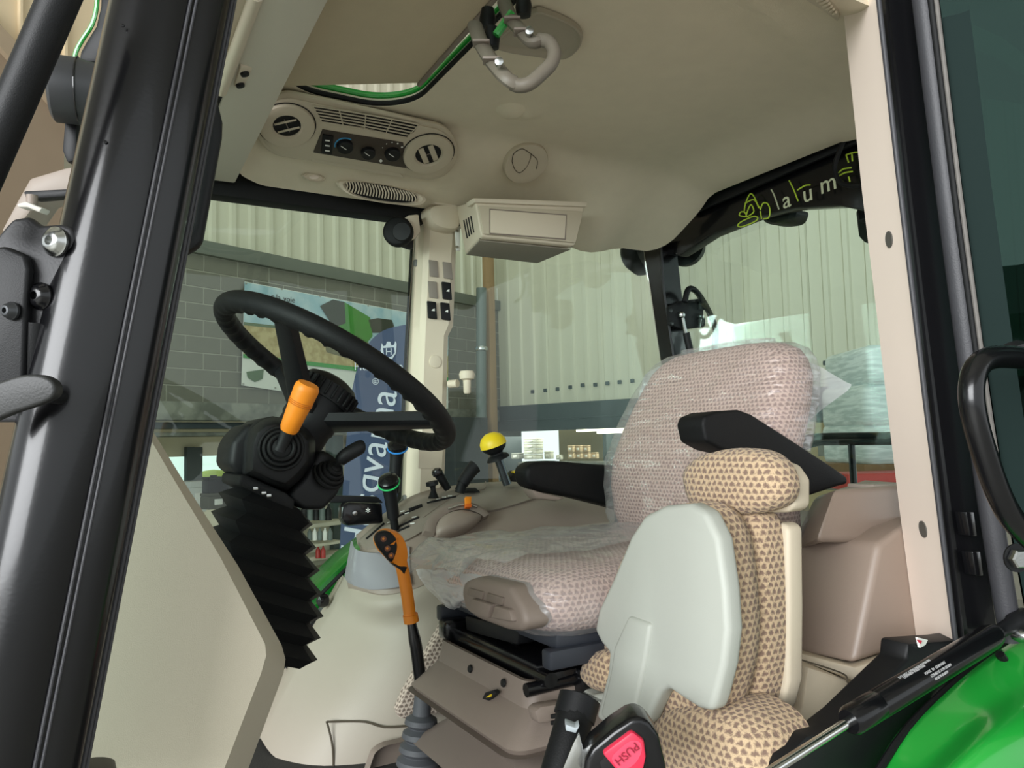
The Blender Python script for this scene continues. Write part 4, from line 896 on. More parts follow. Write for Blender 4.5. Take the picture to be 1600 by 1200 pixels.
# monitor arm and small screen beyond the column
mo = thing('corner_display', P(560, 800, Y=1.98), 'small black display on a bar left of the middle post', 'display')
mk('bar', prism([P(x, y, Y=2.0) for x, y in ((515, 774), (590, 776), (600, 786), (516, 786))], (0, .03, 0), .004), black, mo)
mk('housing', prism([P(x, y, Y=1.97) for x, y in ((535, 790), (545, 784), (598, 786), (600, 818), (542, 822), (534, 812))], (0, .04, 0), .008), gloss, mo)
mk('dial', lathe([(.007, 0), (.006, .004), (.001, .005)], P(554, 802, Y=1.968), -VY, 16), steel, mo)
mk('symbol', text('*', .03, P(575, 801, Y=1.966), CR, CU), white, mo)

# ================================================================== RIGHT CONSOLE
def rel(rows): return [[P(x, y, Y=Y) for x, y, Y in r] for r in rows]
cn = thing('side_console', P(600, 1190, Y=1.85), 'taupe and beige side console with levers right of the seat', 'console')
g_ = grid(rel([
    [(541, 905, 2.08), (556, 918, 1.985), (590, 926, 1.885), (640, 919, 1.83), (700, 893, 1.81), (800, 862, 1.79), (960, 838, 1.77)],
    [(536, 920, 2.08), (552, 936, 1.975), (588, 948, 1.872), (640, 940, 1.818), (705, 915, 1.80), (800, 890, 1.78), (960, 862, 1.76)],
    [(516, 955, 2.08), (545, 975, 1.985), (592, 985, 1.885), (650, 975, 1.82), (720, 955, 1.79), (810, 930, 1.77), (960, 905, 1.76)],
    [(480, 1010, 2.08), (512, 1040, 1.975), (565, 1055, 1.868), (645, 1050, 1.80), (720, 1030, 1.78), (810, 1010, 1.765), (960, 985, 1.755)],
    [(447, 1070, 2.08), (475, 1105, 1.965), (532, 1126, 1.855), (630, 1122, 1.79), (720, 1110, 1.775), (810, 1095, 1.76), (960, 1070, 1.75)],
    [(405, 1150, 2.08), (432, 1185, 1.96), (500, 1215, 1.85), (625, 1220, 1.785), (720, 1210, 1.77), (810, 1200, 1.76), (960, 1180, 1.75)]]), 5, 5)
mk('base_molding', shell(g_, (.02, .12, -.0)), beige, cn, 60)
g_ = grid(rel([
    [(556, 836, 2.10), (600, 802, 2.10), (650, 772, 2.10), (712, 758, 2.10), (790, 752, 2.10), (870, 750, 2.10), (960, 752, 2.10)],
    [(564, 850, 2.02), (612, 828, 1.97), (680, 804, 1.95), (745, 790, 1.945), (815, 778, 1.945), (880, 772, 1.94), (960, 778, 1.94)],
    [(561, 862, 1.985), (610, 858, 1.905), (680, 845, 1.875), (750, 828, 1.865), (820, 806, 1.86), (885, 795, 1.86), (960, 805, 1.855)],
    [(552, 884, 1.975), (602, 895, 1.875), (675, 880, 1.84), (745, 860, 1.825), (815, 840, 1.815), (880, 830, 1.805), (960, 824, 1.795)],
    [(542, 908, 1.985), (590, 928, 1.875), (640, 922, 1.825), (700, 898, 1.805), (800, 866, 1.795), (880, 852, 1.785), (960, 838, 1.775)]]), 6, 5)
mk('upper_body', shell(g_, (.02, .05, -.03)), taupe, cn, 60)
hit = caster(g_)
# raised control plate on top
up_e = [Vector((a, b, 0)) for a, b in ((563, 846), (600, 815), (650, 786), (712, 769), (780, 763), (848, 768))]
lo_e = [Vector((a, b, 0)) for a, b in ((576, 858), (626, 850), (664, 830), (705, 802), (770, 800), (852, 776))]
ue, le = smooth(up_e, 5), smooth(lo_e, 5)
plate = [[hit(*(a.lerp(b, i / 7)).xy, .007) for a, b in zip(ue, le)] for i in range(8)]
mk('control_plate', shell(loft(plate, False, False), (0, .012, -.016)), mat('plate_grey', '8d8378', .45, .05, 6, .2, 900), cn, 50)
def on_top(x, y, up=0): return hit(x, y, up)
for a, b in (((575, 846), (602, 822)), ((590, 849), (640, 826)), ((602, 838), (655, 812)), ((620, 812), (660, 795)), ((668, 790), (712, 780)), ((640, 800), (660, 793))):
    mk('lever_slot', tube([on_top(a[0] + (b[0] - a[0]) * t, a[1] + (b[1] - a[1]) * t, .0085) for t in (0, .33, .66, 1)], .0032, 6), dark, cn)
for q in ((595, 842), (648, 812), (637, 806), (645, 822), (672, 788), (685, 784), (694, 781), (703, 779), (630, 803), (610, 820), (728, 772), (742, 769)):
    p_, n_ = hit(*q, .0085, True); e_ = (CR - n_ * CR.dot(n_)).normalized(); mk('print_mark', box(p_, (.012, .005, .001), (e_, n_.cross(e_), n_)), white, cn)
mk('plate_rim', tube([hit(v.x, v.y, .007) for v in smooth([Vector((a, b, 0)) for a, b in ((662, 812), (716, 776), (756, 768), (758, 756))], 3)], .002, 6), taupe2, cn)
# throttle dome
dc = P(714, 822, Y=1.862); dn = Vector((-.06, -.86, .5)).normalized()
def dome(x, y, o=0): return PP(x, y, dc, dn) + dn * o
mk('dial_dome', pillow([dome(x, y) for x, y in ((677, 832), (684, 814), (700, 803), (722, 799), (742, 804), (752, 810), (735, 826), (708, 837), (684, 840))], dn * .03, [(.001, 1.0), (.5, .95), (.8, .75), (.95, .4), (1, 0), (1, -.8)], 4), taupe, cn)
ao = smooth([Vector((a, b, 0)) for a, b in ((662, 832), (666, 814), (688, 795), (722, 786), (748, 793), (764, 806))], 5); ai = smooth([Vector((a, b, 0)) for a, b in ((677, 838), (682, 818), (699, 804), (722, 798), (742, 803), (754, 811))], 5)
mk('dial_arch', shell(loft([[dome(v.x, v.y, .010) for v in ao], [dome(a.lerp(b, .5).x, a.lerp(b, .5).y, .016) for a, b in zip(ao, ai)], [dome(v.x, v.y, .012) for v in ai]], False, False), dn * -.03), taupe2, cn, 60)
mk('dial_track', tube([dome(x, y, .018) for x, y in ((697, 800), (712, 795), (728, 793), (742, 797))], .0025, 8, 3), mat('track_chrome', 'c9ccca', .2, metal=1.0), cn)
mk('base_seam', tube([P(510, 1127, Y=1.86) - VY * .004, P(540, 1127, Y=1.842), P(572, 1128, Y=1.815), P(600, 1136, Y=1.795), P(640, 1134, Y=1.775)], .0025, 6, 3), mat('seam_dark', '4a4234'), cn)
mk('base_seam', tube([P(510, 1127, Y=1.856), P(514, 1140, Y=1.852), P(520, 1170, Y=1.843), P(521, 1215, Y=1.836)], .0025, 6, 3), mat('seam_dark', '4a4234'), cn)
mk('foot_pocket', pillow([P(x, y, Y=1.76) for x, y in ((578, 1230), (580, 1185), (592, 1168), (615, 1160), (660, 1158), (670, 1230))], (0, .03, 0), [(.001, .8), (.85, .8), (.92, .2), (1, -.3), (1.03, .5)], 4), taupe2, cn)
mk('fabric_insert', prism([P(x, y, Y=1.755) for x, y in ((718, 942), (760, 930), (790, 1000), (760, 1060), (705, 1110), (640, 1124), (625, 1122), (622, 1110), (632, 1085), (668, 1022), (705, 955))], (0, .03, 0), .004), fabric('panel_fabric', 'd8c4b2', '75604f', .0125), cn)
mk('rear_ledge', grid(rel([[(850, 840, 1.79), (900, 822, 1.78), (965, 815, 1.77)], [(850, 862, 1.77), (900, 842, 1.76), (965, 832, 1.75)], [(850, 885, 1.80), (900, 868, 1.79), (965, 858, 1.78)]]), 4, 4), beige, cn, 60)

# silver grey nose of the console
mk('nose_cover', shell(grid(rel([
    [(551, 846, 2.02), (556, 858, 1.965), (580, 864, 1.925), (612, 862, 1.893), (640, 854, 1.876)],
    [(546, 875, 2.0), (553, 888, 1.95), (580, 896, 1.902), (612, 894, 1.863), (640, 888, 1.846)],
    [(541, 902, 2.0), (549, 913, 1.955), (577, 921, 1.893), (612, 919, 1.842), (640, 913, 1.818)]]), 5, 4), (0, .015, 0)), mat('nose_silver', '86858a', .38, .03, 5, .1, 900), cn, 60)

def lever(name, lab, base, tip, r0, parts, cat_='lever'):
    return thing(name, base, lab, cat_)
# loader style joysticks at the front of the console
for (bx, by, tx, ty, Yv, ring, lab) in ((618, 832, 607, 752, 1.95, mat('green_ring', '2fc06a', .4), 'black console joystick with green ring nearest the steering wheel'),
                                        (612, 800, 621, 697, 2.06, mat('blue_ring', '2f86d6', .4), 'black console joystick with blue ring before the middle post')):
    b_, t_ = P(bx, by, Y=Yv), P(tx, ty, Y=Yv - .03); j = thing('joystick', b_, lab, 'joystick'); d_ = (t_ - b_).normalized()
    mk('stem', tube([b_ - d_ * .02, b_.lerp(t_, .45)], .011, 10), rubber, j)
    mk('grip', tube([b_.lerp(t_, .3), b_.lerp(t_, .5), b_.lerp(t_, .75), b_.lerp(t_, .9), t_], lambda t: .016 + .007 * t * t, 16, 3), black, j)
    hd_ = (d_ + Vector((-.35, -.5, 0))).normalized()
    mk('head', lathe([(.001, .016), (.016, .014), (.026, .007), (.028, 0), (.026, -.008), (.018, -.02), (.001, -.02)], t_, hd_, 24), gloss, j)
    mk('ring', tube(disc_pts(t_ - hd_ * .006, .0275, *frame(hd_)[:2], 28), .0025, 8, 1, True), ring, j)
# orange gear lever
gl_ = thing('gear_lever', P(655, 1240, Y=1.62), 'tall gear lever with orange grip and button head beside the seat', 'lever')
YG = 1.60
mk('grip', tube([P(x, y, Y=YG) for x, y in ((641, 968), (637, 935), (631, 900), (625, 875), (615, 858), (608, 846))], lambda t: .0135 + .010 * max(0, t - .55) / .45 + .001 * t, 18, 5), orange, gl_)
mk('head', pillow([P(x, y, Y=YG - .018) for x, y in ((589, 842), (598, 829), (612, 827), (628, 834), (638, 850), (641, 870), (637, 888), (628, 892), (618, 884), (606, 872), (594, 858))], (0, .036, 0), [(.001, -.02), (.6, 0), (.88, .12), (1, .45), (.95, .8), (.6, 1), (.001, 1)], 4), orange, gl_)
mk('button_plate', pillow([P(x, y, Y=YG - .023) for x, y in ((587, 841), (594, 831), (608, 830), (619, 840), (622, 855), (617, 872), (612, 879), (602, 868), (592, 855))], (0, .012, 0), [(.001, 0), (.85, .02), (.97, .25), (1, 1)], 4), black, gl_)
for q in ((599, 842), (605, 857), (611, 868)):
    b_ = mk('button', lathe([(.0065, 0), (.006, .003), (.001, .0036)], P(*q, Y=YG - .0235), -VY, 18), mat('button_brown', '7a4a34', .4), gl_)
    mk('button_print', lathe([(.0026, 0), (.002, .0006)], P(*q, Y=YG - .0272), -VY, 10), orange, b_)
mk('trigger', prism([P(x, y, Y=YG - .015) for x, y in ((612, 880), (628, 892), (632, 898), (637, 886))], (0, .02, 0), .002), black, gl_)
mk('collar', tube([P(641, 960, Y=YG), P(643, 972, Y=YG)], .0165, 16), orange, gl_)
mk('rod', tube([P(642, 968, Y=YG), P(648, 1000, Y=YG), P(650, 1010, Y=YG), P(660, 1088, Y=YG)], lambda t: .0095 if t < .28 else .0135, 16), gloss, gl_)
ga, gb = P(661, 1083, Y=YG), P(650, 1245, Y=YG); rs = []
gax = (gb - ga).normalized()
pr_ = [(.0001, 0), (.018, 0), (.020, .045)]
z_ = .045
for i in range(6):
    pr_ += [(.021 + .0045 * i, z_), (.034 + .004 * i, z_ + .008), (.036 + .004 * i, z_ + .018), (.026 + .0045 * i, z_ + .026)]; z_ += .028
mk('boot', lathe(pr_ + [(.001, z_)], ga, gax + Vector((0, 0, 0)), 28), mat('grey_rubber', '4a4c50', .6, .1, 10, .15, 500), gl_, 30)
# small console levers and knobs
l1 = thing('short_lever', P(700, 762, Y=2.02), 'short black lever with shiny tip beside the middle post', 'lever')
mk('stick', tube([P(700, 764, Y=2.02), P(690, 748, Y=2.02), P(684, 739, Y=2.02)], lambda t: .011 + .004 * t, 12, 3), black, l1); mk('tip', lathe([(.001, -.017), (.015, -.008), (.0165, 0), (.013, .009), (.001, .014)], P(683, 738, Y=2.02), Vector((-.4, 0, .9)), 18), gloss, l1)
l2 = thing('hydraulic_lever', P(720, 770, Y=1.98), 'thick slanted black lever behind the orange marker on the console', 'lever')
mk('stick', tube([P(718, 770, Y=1.98), P(722, 756, Y=1.98), P(726, 750, Y=1.98)], .014, 12, 3), rubber, l2)
mk('grip', tube([P(722, 756, Y=1.98), P(730, 744, Y=1.98), P(738, 733, Y=1.98), P(742, 729, Y=1.98)], lambda t: .017 + .004 * t, 16, 3), black, l2); mk('slot_plate', box(on_top(730, 773, .014), (.06, .03, .004), (CR, Vector((0, .94, .34)), Vector((0, -.34, .94))), .001), dark, l2)
kn_ = thing('twist_knob', P(676, 770, Y=2.0), 'small black star knob at the edge of the console', 'knob')
mk('head', lathe([(.001, .016), (.018, .014), (.019, .004), (.009, 0), (.007, -.014), (.001, -.015)], P(676, 760, Y=2.0), Vector((-.2, 0, 1)), 8), black, kn_); mk('stem', lathe([(.006, 0), (.014, -.02), (.016, -.024)], P(677, 765, Y=2.0), VZ, 14), rubber, kn_)
om = thing('throttle_marker', P(727, 798, Y=1.86), 'small orange throttle tab on the dome of the console', 'throttle tab')
mk('tab', prism([dome(x, y, .016) for x, y in ((722, 783), (732, 783), (731, 797), (723, 797))], dn * .012, .002), orange, om); mk('foot', prism([dome(x, y, .018) for x, y in ((722, 795), (731, 795), (731, 800), (722, 800))], dn * .014, .001), mat('orange_red', 'e06a1c', .45), om)
py = thing('power_knob', P(790, 752, Y=2.0), 'yellow topped mushroom knob on a slanted steel stem', 'knob')
pa, pb = P(791, 752, Y=2.0), P(771, 695, Y=2.0); pd_ = (pb - pa).normalized(); pl_ = (pb - pa).length
mk('stem', lathe([(.013, -.01), (.013, pl_ * .75)], pa, pd_, 16), mat('stem_grey', '5a6064', .3, metal=.8), py)
mk('collar', lathe([(.014, pl_ * .6), (.036, pl_ * .62), (.03, pl_ * .70), (.02, pl_ * .74), (.02, pl_ * .8)], pa, pd_, 24), black, py)
mk('head', lathe([(.02, pl_ * .78), (.034, pl_ * .88), (.040, pl_ * 1.0), (.001, pl_ * 1.0)], pa, pd_, 28), black, py)
mk('yellow_cap', lathe([(.0405, pl_ * .98), (.039, pl_ * 1.1), (.031, pl_ * 1.22), (.016, pl_ * 1.3), (.001, pl_ * 1.32)], pa, pd_, 28), yellow, py)
yb = thing('yellow_switch', P(808, 750, Y=2.0), 'small yellow switch cover with black housing beside the mushroom knob', 'switch')
mk('housing', prism([P(x, y, Y=2.0) for x, y in ((795, 752), (806, 735), (822, 750), (820, 754))], (0, .04, 0), .003), black, yb); mk('cover', prism([P(x, y, Y=1.99) for x, y in ((805, 737), (814, 734), (817, 744), (811, 748))], (0, .03, 0), .002), yellow, yb)
# ================================================================== DRIVER SEAT
YC = 1.38
ds = thing('driver_seat', (1.05, YC, 0), 'driver seat in pinkish knit fabric on a bellows suspension', 'seat')
lv = [(.44, 1.275, .225, .10), (.50, 1.255, .245, .12), (.56, 1.235, .25, .13), (.63, 1.228, .252, .135), (.70, 1.238, .252, .135), (.77, 1.272, .25, .13), (.83, 1.305, .243, .125), (.88, 1.332, .232, .12), (.92, 1.352, .215, .105), (.945, 1.37, .195, .085), (.96, 1.385, .165, .06), (.967, 1.40, .12, .03)]
def seat_ring(z, xf, hw, th, o=0):
    out = []
    for i in range(17):
        t = -1 + i / 8; y = t * hw; out.append(Vector((xf - o + .012 * (1 - t * t) * -1 + .018 * abs(t) ** 4 * (1 if abs(t) > .9 else .2) - .012 * abs(t) ** 2, YC + y * (1 + o * 2), z)))
    for x_, y_ in ((.25, 1.06), (.55, 1.08), (.85, 1.03)): out.append(Vector((xf + th * x_, YC + (hw + o) * y_, z)))
    for i in range(9): t = 1 - i / 4; out.append(Vector((xf + th, YC + t * hw * .92, z)))
    for x_, y_ in ((.85, 1.03), (.55, 1.08), (.25, 1.06)): out.append(Vector((xf + th * x_, YC - (hw + o) * y_, z)))
    return out
mk('backrest', loft([seat_ring(*l) for l in lv]), fab2, ds, 70)
def cush_ring(z, inset):
    x0, x1, y0, y1 = .70 + inset, 1.30, 1.125 + inset, 1.635 - inset; r = .07
    return [Vector((cx + r * cos(a), cy + r * sin(a), z)) for cx, cy, a0 in ((x1 - r, y1 - r, 0), (x0 + r, y1 - r, pi / 2), (x0 + r, y0 + r, pi), (x1 - r, y0 + r, 3 * pi / 2)) for a in [a0 + pi / 2 * k / 6 for k in range(7)]]
def cush(o=0):
    rg = [cush_ring(.405 - o * .3, .05), cush_ring(.415 - o, .022 - o), cush_ring(.435, .006 - o), cush_ring(.46, 0 - o), cush_ring(.485, .006 - o), cush_ring(.505 + o * .5, .022 - o), cush_ring(.518 + o, .05 - o), cush_ring(.525 + o, .10)]
    c = Vector((1.0, YC, 0)); rg.append([Vector((c.x + (p.x - c.x) * .5, c.y + (p.y - c.y) * .5, .52 + o)) for p in rg[-1]])
    rg.append([Vector((c.x + (p.x - c.x) * .02, c.y + (p.y - c.y) * .02, .515 + o)) for p in rg[-1]])
    return loft(rg)
mk('cushion', cush(), fab2, ds, 70)
# front adjuster handles
def X_(x, y, X=.69): return P(x, y, X=X)
pf = [(719, 925), (724, 908), (742, 902), (795, 915), (815, 950), (822, 975), (812, 988), (790, 985), (745, 968), (726, 955)]
mk('adjuster_panel', prism([X_(x, y, .672) for x, y in pf], (.06, 0, 0), .012, 3), taupe2, ds)
for q in ([(731, 918), (755, 925), (752, 938), (728, 930)], [(760, 926), (786, 934), (784, 947), (758, 940)]): mk('adjuster_key', prism([X_(x, y, .668) for x, y in q], (.02, 0, 0), .003), mat('key_taupe', '776b61', .5), ds)
for q in ([(736, 935), (767, 945), (760, 967), (732, 956)], [(772, 946), (795, 953), (800, 972), (766, 966)]): mk('adjuster_handle', prism([X_(x, y, .662) for x, y in q], (.03, 0, 0), .004), taupe2, ds)
mk('seat_pan', box((1.0, YC, .400), (.52, .46, .03), None, .008), mat('pan_blue_black', '2a2e36', .5, .1, 6), ds)
mk('slide_rail_front', prism([P(x, y, X=.74) for x, y in ((726, 962), (750, 968), (810, 985), (808, 1008), (748, 992), (728, 985))], (.04, 0, 0), .004), black, ds)
mk('slide_rail', box((.98, 1.155, .372), (.52, .03, .034), None, .006), mat('pan_blue_black', '2a2e36'), ds)
mk('slide_rail', box((.98, 1.60, .372), (.52, .03, .034), None, .006), mat('pan_blue_black', '2a2e36'), ds)
mk('scissor_frame', join(box((.96, YC, .325), (.46, .40, .03), None, .006)), gloss, ds)
for x_, y_ in ((.78, 1.2), (.78, 1.36), (.80, 1.5), (.95, 1.18), (1.1, 1.18), (.90, 1.17)):
    mk('mechanism_bolt', lathe([(.014, 0), (.014, .02), (.008, .022), (.007, .034), (.001, .034)], (x_, y_, .335), VZ, 12), gloss, ds)
mk('mechanism_bar', tube([(.74, 1.17, .33), (.74, 1.57, .33)], .014, 10), gloss, ds)
mk('mechanism_box', box((.86, 1.19, .315), (.12, .06, .05), None, .006), gloss, ds); mk('mechanism_plate', box((.80, YC, .345), (.14, .36, .012), None, .004), gloss, ds); mk('mechanism_rod', tube([(.70, 1.19, .315), (1.1, 1.17, .335)], .012, 10), gloss, ds); mk('mechanism_spring', tube([Vector((.78 + .0035 * i, 1.22 + .016 * cos(i * 1.1), .315 + .016 * sin(i * 1.1))) for i in range(40)], .004, 6), gloss, ds); mk('mechanism_clamp', box((.74, 1.56, .345), (.06, .05, .04), None, .008), gloss, ds); mk('mechanism_box', box((1.03, 1.17, .29), (.09, .05, .08), None, .006), black, ds)
def rr2(x0, x1, y0, y1, r, z, n=5):
    return [Vector((cx + r * cos(a), cy + r * sin(a), z)) for cx, cy, a0 in ((x1 - r, y1 - r, 0), (x0 + r, y1 - r, pi / 2), (x0 + r, y0 + r, pi), (x1 - r, y0 + r, 3 * pi / 2)) for a in [a0 + pi / 2 * k / n for k in range(n + 1)]]
mk('suspension_cover', loft([rr2(.655, 1.26, 1.155, 1.61, .03, .222), rr2(.648, 1.27, 1.148, 1.615, .035, .232), rr2(.66, 1.26, 1.155, 1.605, .035, .245), rr2(.70, 1.24, 1.18, 1.582, .03, .282), rr2(.708, 1.24, 1.19, 1.575, .03, .325), rr2(.716, 1.23, 1.20, 1.565, .03, .325), rr2(.735, 1.23, 1.205, 1.56, .03, .27)]), taupe2, ds, 28)
bz = [(.64, .222), (.675, .205), (.70, .175), (.705, .165), (.655, .125), (.645, .115), (.652, .108), (.70, .08), (.705, .07), (.655, .03), (.65, 0)]
mk('bellows', loft([rr2(x0, 1.92 - x0, 1.15 + (x0 - .65), 1.61 - (x0 - .65), .04, z) for x0, z in bz]), mat('bellows_taupe', '6f645c', .5, .06, 6, .1, 600), ds, 28)
for q in ((735, 1045), (787, 1067)): mk('cover_screw', lathe([(.008, 0), (.007, .003), (.001, .0035)], P(*q, X=.701), Vector((-1, 0, .18)), 14), black, ds)
o_ = mk('weight_window', prism([P(x, y, X=.684) for x, y in ((753, 1092), (758, 1082), (771, 1078), (775, 1083), (763, 1095))], (.01, 0, 0), .001), dark, ds)
mk('weight_pointer', prism([P(x, y, X=.680) for x, y in ((759, 1090), (766, 1085), (765, 1089))], (.004, 0, 0)), yellow, o_)
mk('height_lever', prism([P(x, y, Y=1.125) for x, y in ((836, 1112), (846, 1104), (884, 1098), (888, 1108), (882, 1128), (842, 1132))], (0, .03, 0), .006), taupe2, ds)
for q in ((869, 1118), (869, 1128)): mk('lever_slot', box(P(*q, Y=1.123), (.02, .004, .006), None), dark, ds)
# armrests
ar = [P(x, y, Y=1.69) for x, y in ((822, 745), (824, 730), (838, 721), (870, 720), (925, 725), (985, 728), (985, 800), (940, 788), (900, 778), (850, 768), (828, 760))]
mk('armrest', prism(ar, (0, .07, 0), .014, 3), rubber, ds)
mk('armrest_support', prism([P(x, y, Y=1.70) for x, y in ((829, 764), (850, 770), (885, 778), (870, 783), (840, 780))], (0, .05, 0), .006), taupe, ds)
al = [P(x, y, Y=1.07) for x, y in ((1098, 662), (1102, 650), (1120, 643), (1155, 640), (1175, 647), (1230, 682), (1300, 728), (1325, 745), (1326, 756), (1310, 760), (1262, 776), (1240, 770), (1200, 742), (1165, 712), (1128, 703), (1104, 690))]
mk('armrest', prism(al, (0, .075, 0), .016, 4), rubber, ds)
mk('recliner_cover', prism([P(x, y, Y=1.66) for x, y in ((948, 842), (968, 838), (975, 880), (955, 885))], (0, .03, 0), .004), black, ds)
# plastic film over the seat
pc = thing('seat_film', (1.38, YC, .60), 'clear crinkled plastic film pulled over the seat backrest', 'plastic film')
def rs(l, o): 
    z, xf, hw, th = l; return seat_ring(z, xf - o * .4, hw + o * .8, th + o * 1.2, o)
def finer(l):
    o = []
    for a, b in zip(l, l[1:]):
        for k in range(4): o.append(tuple(p + (q - p) * k / 4 for p, q in zip(a, b)))
    return o + [l[-1]]
bl_ = [rs(l, .010) for l in finer(lv)[6:]]
for i, r in enumerate(bl_): bl_[i] = smooth(r, 2, True)
top_ = bl_[-1]; bl_.append([p + VZ * .008 for p in top_]); c_ = sum(top_, Vector()) / len(top_); bl_.append([c_ + (p - c_) * .05 + VZ * .01 for p in top_])
gf = loft(bl_, True, False)
def wrinkle(g, amp):
    out = []
    for p in g[0]:
        d = p - Vector((1.30, YC, .74)); s_ = noise.noise(Vector((p.y * 5, p.z * 26 + p.y * 14, p.x * 5))); s2 = noise.noise(Vector((p.y * 14 + 7, p.z * 12, 3)))
        n_ = Vector((-1, .15 * d.y, .1)); out.append(p + n_ * (amp * max(0, s_) + amp * .6 * max(0, s2)))
    return out, g[1]
mk('film', wrinkle(gf, .010), filmm, pc, 80)
def flap(pts, X0, amp, seed, nm='loose_flap'):
    g = grid([[P(x, y, X=X0 + dx) for x, y, dx in r] for r in pts], 6, 6); return mk(nm, crumple(g, amp, 14, seed), filmf, pc, 80)
flap([[(1205, 556, 0), (1262, 566, .03), (1332, 600, .02)], [(1235, 590, 0), (1275, 605, .02), (1322, 612, .02)], [(1240, 640, .02), (1262, 650, .03), (1290, 636, .03)], [(1225, 690, .02), (1240, 690, .04), (1250, 672, .04)]], 1.43, .004, 2)
flap([[(1004, 600, .02), (1012, 582, .03), (1060, 562, .03), (1120, 556, .02)], [(995, 630, .0), (1015, 606, .02), (1050, 582, .0), (1100, 566, 0)], [(985, 660, 0), (1003, 632, .0), (1030, 602, .0), (1070, 576, 0)]], 1.40, .003, 5)
pc2 = thing('cushion_film', (1.0, YC, .45), 'clear loose plastic film lying over the seat cushion', 'plastic film')
gq2 = []
for i in range(26):
    t = i / 25; row = []
    for j in range(40):
        s_ = j / 39; x = .665 + .66 * t; y0_ = 1.09 if x < .8 else 1.09 + min(.05, (x - .8) * .5); y = y0_ + (1.67 - y0_) * s_
        z = .538 + .012 * noise.noise(Vector((x * 9, y * 9, 1))) + .006 * noise.noise(Vector((x * 26, y * 22, 4)))
        ed = max(0, (.72 - x) / .09); z -= .085 * ed ** 1.3 * (1.0 if y > 1.36 else .22)
        z -= .05 * max(0, (1.14 - y) / .05) * .6; z -= .05 * max(0, (y - 1.63) / .04)
        x += .03 * noise.noise(Vector((y * 11, 3, 1))) * (1 - t)
        if x < .8 and y < 1.33: x += .05 * (1.33 - y) / .2
        row.append(Vector((x, y, z)))
    gq2.append(row)
ck = film('cushion_clear_film', (.96, .97, .98), .24); gq4 = cush(.007)
mk('under_film', crumple(gq4, .003, 18, 3), ck, pc2, 80)
mk('film', loft([r[10:] for r in gq2], False, False), film('loose_film', (.96, .97, .98), .30), pc2, 80)
gq3 = grid([[P(650, 888, Y=1.66), P(700, 893, Y=1.5), P(745, 897, Y=1.38), P(800, 915, Y=1.25)], [P(662, 910, Y=1.64), P(700, 915, Y=1.5), P(735, 910, Y=1.4), P(770, 925, Y=1.28)], [P(690, 940, Y=1.6), P(705, 945, Y=1.52), P(722, 935, Y=1.44), P(740, 925, Y=1.36)], [P(706, 950, Y=1.58), P(715, 950, Y=1.53), P(722, 945, Y=1.48), P(726, 932, Y=1.44)]], 7, 7)
mk('hanging_flap', crumple(gq3, .007, 16, 4), film('hanging_film', (.95, .96, .97), .62), pc2, 80)

# ================================================================== PASSENGER SEAT (folded)
ps = thing('passenger_seat', (.95, .95, 0), 'folded passenger seat in tan tufted fabric with grey shell beside the door', 'seat')
pn = Vector((-1, 0, .10)).normalized()
def S1(x, y, X): return PP(x, y, Vector((X, 1.0, .5)), pn)
so = [(927, 985), (934, 952), (956, 905), (984, 838), (1005, 806), (1038, 790), (1078, 787), (1102, 800), (1122, 842), (1133, 920), (1137, 985), (1131, 1040), (1118, 1092), (1111, 1113), (1090, 1108), (1066, 1093), (1042, 1076), (1030, 1084), (1016, 1114), (1008, 1132), (962, 1146), (929, 1122), (940, 1080), (948, 1045), (950, 1020), (938, 1006)]
sc0 = S1(1050, 960, .92)
mk('cushion_shell', prism([S1(x, y, .815) for x, y in so], (.035, 0, 0), .012, 4), shellgrey, ps, 50)
mk('shell_rib', prism([S1(x, y, .808) for x, y in ((980, 962), (1016, 975), (1008, 1030), (988, 1125), (958, 1138), (936, 1118), (952, 1050), (958, 1010))], (.02, 0, 0), .008, 3), shellgrey, ps, 50)
ci = [(940, 985), (958, 905), (985, 842), (1006, 812), (1040, 797), (1078, 793), (1101, 808), (1119, 850), (1128, 930), (1130, 1000), (1122, 1060), (1104, 1110), (1050, 1118), (1000, 1100), (950, 1040)]
mk('cushion', pillow([S1(x, y, .845) for x, y in ci], (.085, 0, 0), [(.001, 0), (.9, .0), (1.0, .04), (1.045, .3), (1.05, .6), (1.0, .9), (.85, 1), (.001, 1)], 4), fab, ps, 70)
bo = [(1052, 800), (1120, 792), (1185, 795), (1212, 812), (1222, 850), (1226, 960), (1222, 1060), (1200, 1130), (1160, 1190), (1090, 1225), (1040, 1210), (1030, 1000), (1040, 850)]
mk('backrest', pillow([S1(1030 + (x - 1030) * .80, y, .935) for x, y in bo], (.07, 0, 0), [(.001, 0), (.8, 0), (.94, .1), (1.0, .35), (1.0, .8), (.96, 1), (.001, 1)], 4), fab, ps, 70)
bs = [(1060, 805), (1180, 818), (1222, 817), (1232, 826), (1233, 950), (1232, 1065), (1222, 1105), (1188, 1165), (1150, 1210), (1050, 1220), (1050, 900)]
mk('back_shell', prism([S1(x, y, .995) for x, y in bs], (.036, 0, 0), .012, 3), panm, ps, 50)
hr = [(1054, 752), (1060, 730), (1088, 711), (1138, 701), (1188, 704), (1222, 722), (1238, 752), (1236, 778), (1215, 796), (1170, 806), (1110, 806), (1070, 792)]
mk('headrest', pillow([S1(1054 + (x - 1054) * .86, y, .92) for x, y in hr], (.065, 0, 0), [(.001, -.05), (.5, -.03), (.8, .05), (.95, .22), (1.0, .5), (.98, .85), (.9, 1), (.001, 1)], 4), fab, ps, 70)
hs_ = [(1100, 716), (1190, 714), (1225, 728), (1240, 750), (1240, 792), (1230, 801), (1200, 801), (1110, 800)]
